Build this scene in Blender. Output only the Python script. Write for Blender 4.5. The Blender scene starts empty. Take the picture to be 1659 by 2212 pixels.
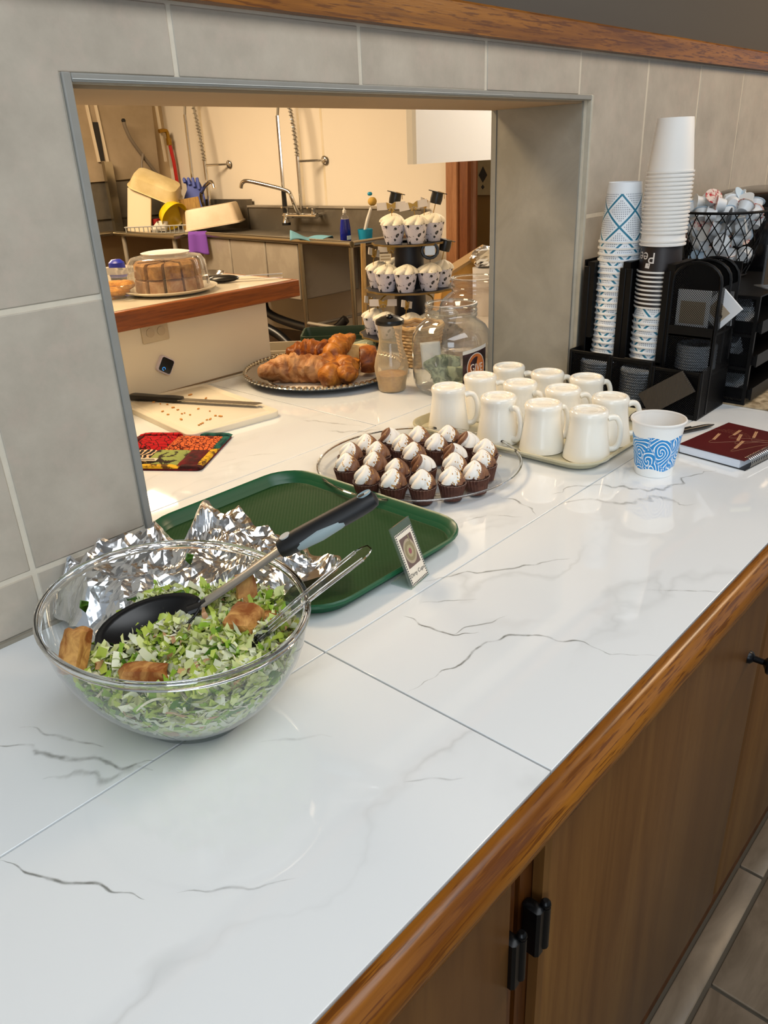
import bpy, bmesh, math, random
from math import sin, cos, pi, radians, sqrt
from mathutils import Vector, Matrix, noise as MN
random.seed(7)
S = bpy.context.scene
COL = S.collection

# ------------------------------------------------------------------ camera, world, lights, exposure
cd = bpy.data.cameras.new('camera'); cam = bpy.data.objects.new('camera', cd); COL.objects.link(cam)
_yaw, _pit, _rol = -0.81684692, 0.43054612, -0.04502407
def cam_rows():
    B = Matrix(((1,0,0),(0,0,-1),(0,1,0)))
    Rz = Matrix(((cos(_yaw),sin(_yaw),0),(-sin(_yaw),cos(_yaw),0),(0,0,1)))
    P = Matrix(((1,0,0),(0,cos(_pit),-sin(_pit)),(0,sin(_pit),cos(_pit))))
    Q = Matrix(((cos(_rol),-sin(_rol),0),(sin(_rol),cos(_rol),0),(0,0,1)))
    return Q @ P @ B @ Rz
_m = cam_rows()
_R = Matrix((_m[0], -_m[1], -_m[2])).transposed()
cam.matrix_world = Matrix.Translation((0,0,1.43)) @ _R.to_4x4()
cd.sensor_fit = 'HORIZONTAL'; cd.sensor_width = 36.0; cd.lens = 36.0*1675.78/1659.0
cd.clip_start = 0.02
S.camera = cam

w = bpy.data.worlds.new('world'); S.world = w; w.use_nodes = True
bg = w.node_tree.nodes['Background']; bg.inputs[0].default_value = (0.84, 0.92, 1.0, 1); bg.inputs[1].default_value = 0.42

def area(name, loc, look, size, power, col):
    l = bpy.data.lights.new(name, 'AREA'); l.shape = 'RECTANGLE'; l.size, l.size_y = size; l.energy = power; l.color = col
    o = bpy.data.objects.new(name, l); COL.objects.link(o); o.location = loc
    d = Vector(look)-Vector(loc); o.rotation_euler = d.to_track_quat('-Z','Y').to_euler()
    return o
area('dining_ceiling_lamp', (0.3,-0.7,2.66), (0.3,-0.7,0), (2.6,1.4), 41, (0.93,0.97,1.0))
area('dining_window_light', (-2.6,-1.9,1.8), (0.9,0.5,1.0), (1.6,1.8), 36, (0.80,0.90,1.0))
area('dining_warm_lamp', (3.0,-0.5,2.5), (2.4,0.9,1.3), (0.6,0.6), 24, (1.0,0.72,0.45))
area('kitchen_lamp_near', (0.75,2.25,2.62), (0.75,2.25,0), (0.9,0.6), 46, (1.0,0.74,0.44))
area('kitchen_lamp_far', (2.1,5.3,2.62), (2.3,5.3,0), (1.2,1.4), 185, (1.0,0.76,0.50))
area('kitchen_lamp_side', (4.0,2.1,2.62), (3.9,2.2,0), (0.7,0.5), 26, (1.0,0.80,0.56))
area('kitchen_cool_fill', (3.9,1.3,1.9), (3.6,3.6,1.4), (0.9,0.8), 12, (0.92,0.95,1.0))  # cool light added to whiten the soffit and right-hand wall; no window here
area('corridor_lamp', (5.4,3.2,2.5), (5.6,3.6,0), (0.5,0.5), 5, (1.0,0.7,0.4))

S.view_settings.view_transform = 'Standard'; S.view_settings.look = 'None'
S.view_settings.gamma = 1.0; S.view_settings.use_curve_mapping = False
S.view_settings.exposure = 0.0
S.cycles.transparent_max_bounces = 24
S.cycles.max_bounces = 10
S.cycles.use_denoising = True
S.cycles.caustics_reflective = False; S.cycles.caustics_refractive = False

# ------------------------------------------------------------------ materials
def lin(h):
    h = h.lstrip('#'); v = [int(h[i:i+2],16)/255 for i in (0,2,4)]
    return tuple((c/12.92 if c <= .04045 else ((c+.055)/1.055)**2.4) for c in v) + (1,)
class NT:
    def __init__(s, name):
        s.m = bpy.data.materials.new(name); s.m.use_nodes = True; s.t = s.m.node_tree; s.t.nodes.clear()
        s.out = s.n('ShaderNodeOutputMaterial')
    def n(s, typ, **kw):
        x = s.t.nodes.new(typ)
        for k, v in kw.items():
            if k.startswith('i_'):
                key = k[2:]; key = int(key) if key.isdigit() else key.replace('_',' ')
                x.inputs[key].default_value = v
            else: setattr(x, k, v)
        return x
    def l(s, a, b): s.t.links.new(a, b)
    def math(s, op, a, b=None, c=None):
        x = s.n('ShaderNodeMath', operation=op)
        for i, v in enumerate((a,b,c)):
            if v is None: continue
            if isinstance(v, (int,float)): x.inputs[i].default_value = v
            else: s.l(v, x.inputs[i])
        return x.outputs[0]
    def coord(s, scale=(1,1,1), kind='Object', rand=False, rot=(0,0,0)):
        tc = s.n('ShaderNodeTexCoord'); mp = s.n('ShaderNodeMapping'); mp.inputs['Scale'].default_value = scale; mp.inputs['Rotation'].default_value = rot
        s.l(tc.outputs[kind], mp.inputs[0])
        if rand:
            oi = s.n('ShaderNodeObjectInfo'); mu = s.math('MULTIPLY', oi.outputs['Random'], 37.0)
            cb = s.n('ShaderNodeCombineXYZ'); s.l(mu, cb.inputs[0]); s.l(mu, cb.inputs[1]); s.l(mu, cb.inputs[2]); s.l(cb.outputs[0], mp.inputs['Location'])
        return mp.outputs[0]
    def noise(s, vec, scale, detail=4, rough=.55, dist=0):
        x = s.n('ShaderNodeTexNoise'); x.inputs['Scale'].default_value = scale; x.inputs['Detail'].default_value = detail
        x.inputs['Roughness'].default_value = rough; x.inputs['Distortion'].default_value = dist
        s.l(vec, x.inputs['Vector']); return x.outputs['Fac']
    def ramp(s, fac, stops, interp='LINEAR'):
        x = s.n('ShaderNodeValToRGB'); x.color_ramp.interpolation = interp; e = x.color_ramp.elements
        while len(e) < len(stops): e.new(.5)
        for q, (p, c) in zip(e, stops): q.position = p; q.color = c
        s.l(fac, x.inputs[0]); return x.outputs[0]
    def mix(s, fac, a, b, blend='MIX'):
        x = s.n('ShaderNodeMix', data_type='RGBA', blend_type=blend)
        for i, v in ((0,fac),(6,a),(7,b)):
            if isinstance(v, (int,float)): x.inputs[i].default_value = v
            elif isinstance(v, tuple): x.inputs[i].default_value = v
            else: s.l(v, x.inputs[i])
        return x.outputs[2]
    def bump(s, h, strength=.3, dist=.002):
        x = s.n('ShaderNodeBump'); x.inputs['Strength'].default_value = strength; x.inputs['Distance'].default_value = dist
        s.l(h, x.inputs['Height']); return x.outputs[0]
    def pbr(s, col, rough=.5, metal=0., normal=None, spec=.5, **kw):
        p = s.n('ShaderNodeBsdfPrincipled')
        for k, v in (('Base Color',col),('Roughness',rough),('Metallic',metal)):
            if isinstance(v, (int,float,tuple)): p.inputs[k].default_value = v
            else: s.l(v, p.inputs[k])
        p.inputs['Specular IOR Level'].default_value = spec
        for k, v in kw.items(): p.inputs[k.replace('_',' ')].default_value = v
        if normal is not None: s.l(normal, p.inputs['Normal'])
        s.l(p.outputs[0], s.out.inputs[0]); return p
_mc = {}
def flat(name, hexcol, rough=.5, metal=0., spec=.5, var=0., vs=30., bump=0., bs=200., **kw):
    if name in _mc: return _mc[name]
    t = NT(name); c = lin(hexcol)
    col = c; nrm = None
    v = t.coord(rand=True)
    if var:
        f = t.noise(v, vs, 5)
        col = t.mix(f, tuple(x*(1-var) for x in c[:3])+(1,), tuple(min(1,x*(1+var)) for x in c[:3])+(1,))
    if bump: nrm = t.bump(t.noise(v, bs, 3), bump, .001)
    t.pbr(col, rough, metal, nrm, spec, **kw); _mc[name] = t.m; return t.m

def m_marble():
    t = NT('marble_tile'); v = t.coord((1,1,1), rand=True)
    # warp
    w1 = t.n('ShaderNodeTexNoise'); w1.inputs['Scale'].default_value = 3.2; w1.inputs['Detail'].default_value = 5; t.l(v, w1.inputs['Vector'])
    sub = t.n('ShaderNodeVectorMath', operation='SUBTRACT'); t.l(w1.outputs['Color'], sub.inputs[0]); sub.inputs[1].default_value = (.5,.5,.5)
    sc = t.n('ShaderNodeVectorMath', operation='SCALE'); t.l(sub.outputs[0], sc.inputs[0]); sc.inputs['Scale'].default_value = .42
    ad = t.n('ShaderNodeVectorMath', operation='ADD'); t.l(v, ad.inputs[0]); t.l(sc.outputs[0], ad.inputs[1])
    mp = t.n('ShaderNodeMapping'); mp.inputs['Rotation'].default_value = (0,0,radians(28)); mp.inputs['Scale'].default_value = (1.1,3.0,1); t.l(ad.outputs[0], mp.inputs[0])
    n1 = t.noise(mp.outputs[0], 1.25, 3, .5); a1 = t.math('ABSOLUTE', t.math('SUBTRACT', n1, .5))
    thin = t.ramp(a1, [(0,(1,1,1,1)),(.008,(.55,.55,.55,1)),(.022,(0,0,0,1))])
    soft = t.ramp(a1, [(0,(1,1,1,1)),(.07,(0,0,0,1))])
    msk = t.ramp(t.noise(v, 3.6, 3), [(.47,(0,0,0,1)),(.60,(1,1,1,1))])
    msk2 = t.ramp(t.noise(v, 5.5, 2), [(.5,(0,0,0,1)),(.66,(1,1,1,1))])
    fine = t.math('MULTIPLY', thin, msk); fine = t.math('MULTIPLY', fine, .16)
    sft = t.math('MULTIPLY', t.math('MULTIPLY', soft, msk), msk2); sft = t.math('MULTIPLY', sft, .12)
    c = t.mix(t.noise(v, 1.3, 3), lin('#e1e6e9'), lin('#e9ecee'))
    c = t.mix(sft, c, lin('#a9adab')); c = t.mix(fine, c, lin('#74756e'))
    t.pbr(c, .04, 0, None, .85); return t.m
def m_walltile():
    t = NT('beige_wall_tile'); v = t.coord(rand=True)
    c = t.mix(t.ramp(t.noise(v, 9, 6, .65), [(.3,(0,0,0,1)),(.7,(1,1,1,1))]), lin('#a49c8f'), lin('#bcb4a6'))
    c = t.mix(t.ramp(t.noise(v, 24, 5, .7), [(.5,(0,0,0,1)),(.75,(.5,.5,.5,1))]), c, lin('#bfaea1'))
    t.pbr(c, .42, 0, t.bump(t.noise(v, 60, 4), .15, .002), .4); return t.m
def m_wood(name, dark, mid, light, axis, rough=.3, fine=1., pores=.6):
    t = NT(name); s = [26,26,26]; s[axis] = 1.6
    v = t.coord(tuple(s), rand=True); n1 = t.noise(v, 1.4*fine, 5, .6, .6)
    s2 = [280,280,280]; s2[axis] = 16
    v2 = t.coord(tuple(s2), rand=True); n2 = t.noise(v2, 1.0*fine, 3, .6)
    c = t.ramp(n1, [(.28,lin(dark)),(.5,lin(mid)),(.72,lin(light))])
    po = t.ramp(n2, [(.53,(0,0,0,1)),(.60,(pores,pores,pores,1))])
    c = t.mix(po, c, lin(dark))
    t.pbr(c, rough, 0, t.bump(n2, .12, .001), .45); return t.m
def m_clear(name, tint=(.97,.98,.98,1), ior=1.45, rough=.02, milk=0., milkcol=(.9,.92,.95,1), boost=1.0):
    """thin-walled clear glass or plastic: transmits straight through, reflects by Fresnel"""
    if name in _mc: return _mc[name]
    t = NT(name); tr = t.n('ShaderNodeBsdfTransparent'); tr.inputs[0].default_value = tint
    lwt = t.n('ShaderNodeLayerWeight'); lwt.inputs[0].default_value = .5; t.l(t.mix(t.math('POWER', lwt.outputs['Facing'], 2.2), tint, tuple(c**7 for c in tint[:3])+(1,)), tr.inputs[0])
    gl = t.n('ShaderNodeBsdfGlossy'); gl.inputs['Roughness'].default_value = rough
    lw0 = t.n('ShaderNodeLayerWeight'); lw0.inputs[0].default_value = .5; f0 = ((ior-1)/(ior+1))**2
    fac = t.math('MINIMUM', t.math('MULTIPLY', t.math('MULTIPLY_ADD', t.math('POWER', lw0.outputs['Facing'], 5.0), 1-f0, f0), boost), 1.0)
    mx = t.n('ShaderNodeMixShader'); t.l(fac, mx.inputs[0]); t.l(tr.outputs[0], mx.inputs[1]); t.l(gl.outputs[0], mx.inputs[2])
    o = mx.outputs[0]
    if milk:
        df = t.n('ShaderNodeBsdfDiffuse'); df.inputs[0].default_value = milkcol
        lw = t.n('ShaderNodeLayerWeight'); lw.inputs[0].default_value = .35
        m2 = t.n('ShaderNodeMixShader'); t.l(t.math('MULTIPLY_ADD', lw.outputs['Facing'], milk, milk*.5), m2.inputs[0]); t.l(o, m2.inputs[1]); t.l(df.outputs[0], m2.inputs[2]); o = m2.outputs[0]
    t.l(o, t.out.inputs[0]); _mc[name] = t.m; return t.m
def m_mesh(name, hexcol, pitch=.0032, open_=.35, axes=(1,2)):
    """woven black wire mesh sheet: thin wires with holes between"""
    if name in _mc: return _mc[name]
    t = NT(name); tc = t.n('ShaderNodeTexCoord'); sx = t.n('ShaderNodeSeparateXYZ'); t.l(tc.outputs['Object'], sx.inputs[0])
    k = pi/pitch
    a, b = sx.outputs[axes[0]], sx.outputs[axes[1]]
    u = t.math('ABSOLUTE', t.math('SINE', t.math('MULTIPLY', t.math('ADD', a, b), k*.7)))
    v = t.math('ABSOLUTE', t.math('SINE', t.math('MULTIPLY', t.math('SUBTRACT', a, b), k*.7)))
    hole = t.math('GREATER_THAN', t.math('MINIMUM', u, v), open_)
    p = t.n('ShaderNodeBsdfPrincipled'); p.inputs['Base Color'].default_value = lin(hexcol); p.inputs['Roughness'].default_value = .5; p.inputs['Specular IOR Level'].default_value = .2
    tr = t.n('ShaderNodeBsdfTransparent'); mx = t.n('ShaderNodeMixShader')
    t.l(hole, mx.inputs[0]); t.l(p.outputs[0], mx.inputs[1]); t.l(tr.outputs[0], mx.inputs[2]); t.l(mx.outputs[0], t.out.inputs[0])
    _mc[name] = t.m; return t.m
def m_lattice():
    """blue diamond lattice with grey dots printed on white paper, from angle and height"""
    t = NT('lattice_paper'); tc = t.n('ShaderNodeTexCoord'); sx = t.n('ShaderNodeSeparateXYZ'); t.l(tc.outputs['Object'], sx.inputs[0])
    ang = t.math('DIVIDE', t.math('ARCTAN2', sx.outputs[1], sx.outputs[0]), 2*pi)
    u = t.math('MULTIPLY', ang, 4.0); v = t.math('MULTIPLY', sx.outputs[2], 1/.062)
    def tri(x): return t.math('ABSOLUTE', t.math('SUBTRACT', t.math('FRACT', x), .5))
    p, q = t.math('ADD', u, v), t.math('SUBTRACT', u, v)
    d = t.math('MINIMUM', tri(p), tri(q))
    line = t.math('LESS_THAN', d, .045)
    dots_in = t.math('GREATER_THAN', d, .13)
    du = t.math('LESS_THAN', t.math('ABSOLUTE', t.math('SUBTRACT', t.math('FRACT', t.math('MULTIPLY', u, 16)), .5)), .23)
    dv = t.math('LESS_THAN', t.math('ABSOLUTE', t.math('SUBTRACT', t.math('FRACT', t.math('MULTIPLY', v, 15)), .5)), .27)
    dots = t.math('MULTIPLY', t.math('MULTIPLY', du, dv), dots_in)
    band = t.math('MULTIPLY', t.math('LESS_THAN', sx.outputs[2], .094), t.math('GREATER_THAN', sx.outputs[2], .0045))
    c = t.mix(t.math('MULTIPLY', dots, band), lin('#e6edf4'), lin('#7a8698'))
    c = t.mix(t.math('MULTIPLY', line, band), c, lin('#1f7898'))
    t.pbr(c, .5); return t.m
def m_swirl():
    t = NT('blue_swirl_paper'); tc = t.n('ShaderNodeTexCoord'); sx = t.n('ShaderNodeSeparateXYZ'); t.l(tc.outputs['Object'], sx.inputs[0])
    ang = t.math('ARCTAN2', sx.outputs[1], sx.outputs[0])
    cb = t.n('ShaderNodeCombineXYZ'); t.l(t.math('MULTIPLY', ang, .04), cb.inputs[0]); t.l(sx.outputs[2], cb.inputs[1])
    nz = t.n('ShaderNodeTexNoise'); nz.inputs['Scale'].default_value = 30; nz.inputs['Detail'].default_value = 0; t.l(cb.outputs[0], nz.inputs['Vector'])
    sb_ = t.n('ShaderNodeVectorMath', operation='SUBTRACT'); t.l(nz.outputs['Color'], sb_.inputs[0]); sb_.inputs[1].default_value = (.5,.5,.5)
    sc_ = t.n('ShaderNodeVectorMath', operation='SCALE'); t.l(sb_.outputs[0], sc_.inputs[0]); sc_.inputs['Scale'].default_value = .018
    ad_ = t.n('ShaderNodeVectorMath', operation='ADD'); t.l(cb.outputs[0], ad_.inputs[0]); t.l(sc_.outputs[0], ad_.inputs[1])
    vo = t.n('ShaderNodeTexVoronoi', voronoi_dimensions='2D', feature='SMOOTH_F1'); vo.inputs['Scale'].default_value = 25; vo.inputs['Smoothness'].default_value = .12; t.l(ad_.outputs[0], vo.inputs['Vector'])
    df = t.n('ShaderNodeVectorMath', operation='SUBTRACT'); t.l(ad_.outputs[0], df.inputs[0]); t.l(vo.outputs['Position'], df.inputs[1])
    s2_ = t.n('ShaderNodeSeparateXYZ'); t.l(df.outputs[0], s2_.inputs[0])
    ln_ = t.n('ShaderNodeVectorMath', operation='LENGTH'); t.l(df.outputs[0], ln_.inputs[0])
    th = t.math('DIVIDE', t.math('ARCTAN2', s2_.outputs[1], s2_.outputs[0]), 2*pi)
    f = t.math('FRACT', t.math('ADD', t.math('MULTIPLY', ln_.outputs['Value'], 175.0), t.math('MULTIPLY', th, 2.0)))
    ln = t.math('LESS_THAN', t.math('ABSOLUTE', t.math('SUBTRACT', f, .5)), .15)
    edge = t.math('MULTIPLY', t.math('SINE', t.math('MULTIPLY', ang, 5.0)), .0022)
    z = t.math('ADD', sx.outputs[2], edge)
    band = t.math('MULTIPLY', t.math('LESS_THAN', z, .071), t.math('GREATER_THAN', z, .014))
    c = t.mix(ln, lin('#1289d2'), lin('#eef4f8')); c = t.mix(band, lin('#eff1f0'), c)
    t.pbr(c, .35); return t.m
def m_crack(name, a, b, scale=90, width=.09, rough=.9):
    t = NT(name); v = t.coord()
    x = t.n('ShaderNodeTexVoronoi', feature='DISTANCE_TO_EDGE'); x.inputs['Scale'].default_value = scale; t.l(v, x.inputs['Vector'])
    c = t.mix(t.math('LESS_THAN', x.outputs['Distance'], width), lin(a), lin(b)); t.pbr(c, rough, spec=.2); return t.m
def m_two(name, a, b, scale, lo=.45, hi=.55, rough=.6, dist=0., bump=0., stretch=(1,1,1), metal=0.):
    if name in _mc: return _mc[name]
    t = NT(name); v = t.coord(stretch, rand=True); n = t.noise(v, scale, 5, .6, dist)
    c = t.mix(t.ramp(n, [(lo,(0,0,0,1)),(hi,(1,1,1,1))]), lin(a), lin(b))
    t.pbr(c, rough, metal, t.bump(n, bump, .003) if bump else None, .4); _mc[name] = t.m; return t.m

MARBLE = m_marble(); WTILE = m_walltile()
OAK = m_wood('oak_trim', '#5c3009', '#8a5414', '#a2681e', 0, .26, 1., .85)
CABW = m_wood('stained_cabinet_wood', '#573718', '#664420', '#725027', 2, .36, .5, .22)
CABD = m_wood('dark_stained_frame', '#3a1d0c', '#58300f', '#6b3d17', 2, .3)
BAROAK = m_wood('bar_oak', '#6a3514', '#95501f', '#a86028', 0, .35)
GROUT = flat('grey_grout', '#cfc8b8', .9, var=.12, vs=60)
STRIPM = flat('grey_edging', '#8b8b86', .5, var=.1, vs=40)
CREAMG = flat('cream_grout', '#b5b2a5', .85, var=.15, vs=50)
WHITEP = flat('warm_white_paint', '#e4dac8', .6, var=.03, vs=3)
WHITEB = flat('white_board', '#d6d0c4', .5)
GREYP = flat('dark_grey_paint', '#595550', .85, spec=.2)
STEEL = m_two('brushed_steel', '#958d80', '#a0988a', 3, rough=.4, metal=.25)
STEELD = m_two('dull_steel', '#6f695e', '#7a7469', 3, rough=.45, metal=.6)
CHROME = flat('chrome', '#d8d6d2', .12, 1.)
BLACKP = flat('black_plastic', '#101113', .35)
BLACKM = flat('black_metal', '#060607', .45, spec=.2)
BLKGLOSS = flat('black_gloss', '#0a0a0c', .15)
WHITEPL = flat('white_plastic', '#e4e0d6', .4)
PAPERW = flat('white_paper_cup', '#eceae6', .55)
GLASS = m_clear('thin_glass', (.965,.975,.97,1), 1.5, .02, .05)
PLASTIC = m_clear('clear_plastic', (.96,.965,.965,1), 1.45, .04, .07)
BOWLG = m_clear('bowl_plastic', (.935,.950,.950,1), 1.49, .03, .06, boost=1.6)
MESH = m_mesh('black_wire_mesh', '#060608'); MESHX = m_mesh('black_wire_mesh_side', '#060608', axes=(0,2))

# ------------------------------------------------------------------ mesh builder
class MB:
    def __init__(s): s.v = []; s.f = []; s.mi = []; s.cur = 0
    def add(s, vs, fs, mi=None):
        o = len(s.v); s.v += [tuple(v) for v in vs]
        for f in fs: s.f.append(tuple(i+o for i in f)); s.mi.append(s.cur if mi is None else mi)
        return s
    def bb(s, x0,x1,y0,y1,z0,z1, mi=None):
        vs = [(x,y,z) for z in (z0,z1) for y in (y0,y1) for x in (x0,x1)]
        return s.add(vs, [(0,2,3,1),(4,5,7,6),(0,1,5,4),(2,6,7,3),(0,4,6,2),(1,3,7,5)], mi)
    def box(s, c, d, rot=None, mi=None):
        M = Matrix.Translation(c) @ (rot.to_4x4() if rot else Matrix())
        vs = [M @ Vector((x*d[0]/2,y*d[1]/2,z*d[2]/2)) for z in (-1,1) for y in (-1,1) for x in (-1,1)]
        return s.add(vs, [(0,2,3,1),(4,5,7,6),(0,1,5,4),(2,6,7,3),(0,4,6,2),(1,3,7,5)], mi)
    def cbox(s, x0,x1,y0,y1,z0,z1, b, mi=None):
        """box with chamfered vertical and top edges"""
        def ring(i, z): return [(x0+i+b,y0+i,z),(x1-i-b,y0+i,z),(x1-i,y0+i+b,z),(x1-i,y1-i-b,z),(x1-i-b,y1-i,z),(x0+i+b,y1-i,z),(x0+i,y1-i-b,z),(x0+i,y0+i+b,z)]
        rs = [ring(0,z0), ring(0,z1-b), ring(b,z1)]
        return s.loft(rs, True, True, mi)
    def loft(s, rings, cap0=True, cap1=True, mi=None, closed=True):
        n = len(rings[0]); vs = [p for r in rings for p in r]; fs = []
        for k in range(len(rings)-1):
            for i in range(n if closed else n-1):
                j = (i+1) % n; fs.append((k*n+i, k*n+j, (k+1)*n+j, (k+1)*n+i))
        if cap0: fs.append(tuple(reversed(range(n))))
        if cap1: fs.append(tuple((len(rings)-1)*n+i for i in range(n)))
        return s.add(vs, fs, mi)
    def lathe(s, prof, n=32, c=(0,0,0), sx=1., sy=1., cap0=False, cap1=False, mi=None, rf=None):
        rings = []
        for r, z in prof:
            ring = []
            for i in range(n):
                a = 2*pi*i/n; rr = r*(rf(a,z) if rf else 1)
                ring.append((c[0]+rr*cos(a)*sx, c[1]+rr*sin(a)*sy, c[2]+z))
            rings.append(ring)
        return s.loft(rings, cap0, cap1, mi)
    def tube(s, pts, r, n=8, cap=True, mi=None, flat_=None, closed=False):
        pts = [Vector(p) for p in pts]; R = r if isinstance(r,(list,tuple)) else [r]*len(pts); rings = []
        up = None
        for i, p in enumerate(pts):
            a = pts[max(i-1,0)]; b = pts[min(i+1,len(pts)-1)]
            if closed: a = pts[i-1]; b = pts[(i+1)%len(pts)]
            t = (b-a).normalized()
            if up is None: up = Vector((0,0,1)) if abs(t.z) < .9 else Vector((0,1,0))
            x = t.cross(up).normalized(); y = x.cross(t).normalized(); up = y
            k = flat_ if flat_ else 1.
            rings.append([tuple(p + x*cos(2*pi*j/n)*R[i] + y*sin(2*pi*j/n)*R[i]*k) for j in range(n)])
        if closed: rings.append(rings[0]); cap = False
        return s.loft(rings, cap, cap, mi)
    def prism(s, poly, z0, z1, mi=None, axis='z'):
        def P(p, z): return (p[0],p[1],z) if axis=='z' else ((p[0],z,p[1]) if axis=='y' else (z,p[0],p[1]))
        return s.loft([[P(p,z0) for p in poly],[P(p,z1) for p in poly]], True, True, mi)
    def grid(s, fn, nu, nv, mi=None, wrap=False):
        vs = [fn(i/nu, j/nv) for j in range(nv+1) for i in range(nu+1)]
        fs = [(j*(nu+1)+i, j*(nu+1)+i+1, (j+1)*(nu+1)+i+1, (j+1)*(nu+1)+i) for j in range(nv) for i in range(nu)]
        return s.add(vs, fs, mi)
    def ball(s, c, r, n=12, m=8, mi=None, d=None):
        rx, ry, rz = r if isinstance(r,(tuple,list)) else (r,r,r); rings = []
        for j in range(1,m):
            ph = pi*j/m; ring = []
            for i in range(n):
                a = 2*pi*i/n; u = Vector((sin(ph)*cos(a), sin(ph)*sin(a), cos(ph))); k = 1+(d(u) if d else 0)
                ring.append((c[0]+rx*u.x*k, c[1]+ry*u.y*k, c[2]+rz*u.z*k))
            rings.append(ring)
        s.loft(rings[::-1], True, True, mi); return s
    def xf(s, M):
        s.v = [tuple(M @ Vector(v)) for v in s.v]; return s
    def build(s, name, mats, parent=None, smooth=38, bevel=0, solid=0, sub=0, flatshade=False):
        me = bpy.data.meshes.new(name); me.from_pydata(s.v, [], s.f)
        mats = mats if isinstance(mats,(list,tuple)) else [mats]
        for m in mats: me.materials.append(m)
        if len(mats) > 1: me.polygons.foreach_set('material_index', s.mi)
        bm = bmesh.new(); bm.from_mesh(me); bmesh.ops.recalc_face_normals(bm, faces=bm.faces); bm.to_mesh(me); bm.free()
        if not flatshade:
            me.polygons.foreach_set('use_smooth', [True]*len(me.polygons)); me.set_sharp_from_angle(angle=radians(smooth))
        me.update()
        o = bpy.data.objects.new(name, me); COL.objects.link(o)
        if parent: o.parent = parent
        if bevel: b = o.modifiers.new('bevel','BEVEL'); b.width = bevel; b.segments = 2; b.limit_method = 'ANGLE'; b.angle_limit = radians(40)
        if solid: b = o.modifiers.new('solid','SOLIDIFY'); b.thickness = solid; b.offset = 0
        if sub: b = o.modifiers.new('sub','SUBSURF'); b.levels = sub; b.render_levels = sub
        return o
def tag(o, label, cat, group=None, kind=None):
    o['label'] = label; o['category'] = cat
    if group: o['group'] = group
    if kind: o['kind'] = kind
    return o
def thing(name, label, cat, loc=(0,0,0), rz=0, group=None, kind=None):
    o = bpy.data.objects.new(name, None); COL.objects.link(o); o.empty_display_size = .02
    o.location = loc; o.rotation_euler = (0,0,rz); return tag(o, label, cat, group, kind)
def struct(o, label=None):
    o['kind'] = 'structure'
    if label: o['label'] = label
    return o
def dup(root, loc=None, rz=None, label=None, group=None, rot=None):
    r = root.copy(); COL.objects.link(r)
    if loc is not None: r.location = loc
    if rz is not None: r.rotation_euler = (0,0,rz)
    if rot is not None: r.rotation_euler = rot
    if label: r['label'] = label
    if group: r['group'] = group
    for ch in list(root.children):
        c = ch.copy(); COL.objects.link(c); c.parent = r
        for g in ch.children:
            d = g.copy(); COL.objects.link(d); d.parent = c
    return r
def text_geo(body, size, align='CENTER'):
    cu = bpy.data.curves.new('text', 'FONT'); cu.body = body; cu.size = size; cu.align_x = align; cu.align_y = 'CENTER'; cu.resolution_u = 3
    ob = bpy.data.objects.new('text', cu); COL.objects.link(ob)
    dg = bpy.context.evaluated_depsgraph_get(); me = bpy.data.meshes.new_from_object(ob.evaluated_get(dg))
    vs = [v.co.copy() for v in me.vertices]; fs = [tuple(p.vertices) for p in me.polygons]
    bpy.data.objects.remove(ob); bpy.data.curves.remove(cu); bpy.data.meshes.remove(me)
    return vs, fs
ORD = ['first','second','third','fourth','fifth','sixth','seventh','eighth','ninth','tenth','eleventh','twelfth','thirteenth','fourteenth','fifteenth','sixteenth','seventeenth','eighteenth','nineteenth','twentieth','twenty-first','twenty-second']
def smooth_path(pts, k=6):
    pts = [Vector(p) for p in pts]; out = []
    for i in range(len(pts)-1):
        p0 = pts[max(i-1,0)]; p1 = pts[i]; p2 = pts[i+1]; p3 = pts[min(i+2,len(pts)-1)]
        for j in range(k):
            t = j/k; out.append(.5*((2*p1)+(-p0+p2)*t+(2*p0-5*p1+4*p2-p3)*t*t+(-p0+3*p1-3*p2+p3)*t**3))
    out.append(pts[-1]); return out
def rrect(x0,x1,y0,y1,r,n=6):
    out = []
    for cx,cy,a0 in ((x1-r,y1-r,0),(x0+r,y1-r,90),(x0+r,y0+r,180),(x1-r,y0+r,270)):
        for i in range(n+1):
            a = radians(a0+90*i/n); out.append((cx+r*cos(a), cy+r*sin(a)))
    return out

# ------------------------------------------------------------------ room shell
ZC = .92; WY = .8757; WB = 1.10; OX0, OX1, OZ = .473, 1.581, 1.513
fl = struct(MB().bb(-3,6.6,-4,7.3,-.08,-.006).build('floor', flat('floor_grout', '#4c463c', .9)), 'floor of grey brown tiles with dark grout')
FT = m_two('floor_tile', '#5f5446', '#857969', 4, .3, .7, .4, 1.2, .05, (1,3,1))
PX, PY = .61, .305
for row in range(7):
    y1 = .229 - (row-1)*PY; y0 = y1 - PY
    for k in range(7):
        x0 = (1.374 if row % 2 == 0 else 1.072) + (k-2)*PX
        if y1 > .30: y1c = .2845
        else: y1c = y1
        MB().cbox(x0+.004, x0+PX-.004, y0+.004, y1c-.004, -.006, 0, .0015).build('tile', FT, fl)
wf = struct(MB().bb(-3,OX0,WY,WB,0,2.7).bb(OX1,6.6,WY,WB,0,2.7).bb(OX0,OX1,WY,WB,OZ,2.7).bb(OX0,OX1,WY,WB,0,.88).build('wall_back', GROUT), 'tiled serving wall with a pass through opening')
gap = .0032; TY0, TY1 = WY-.008, WY+.002
MB().bb(-3,OX0-.011,WY-.0066,WY,.9215,1.5985).bb(OX1+.009,6.6,WY-.0066,WY,.9215,1.5985).bb(OX0-.011,OX1+.009,WY-.0066,WY,OZ+.0095,1.5985).build('grout_bed', GROUT, wf)
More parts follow.
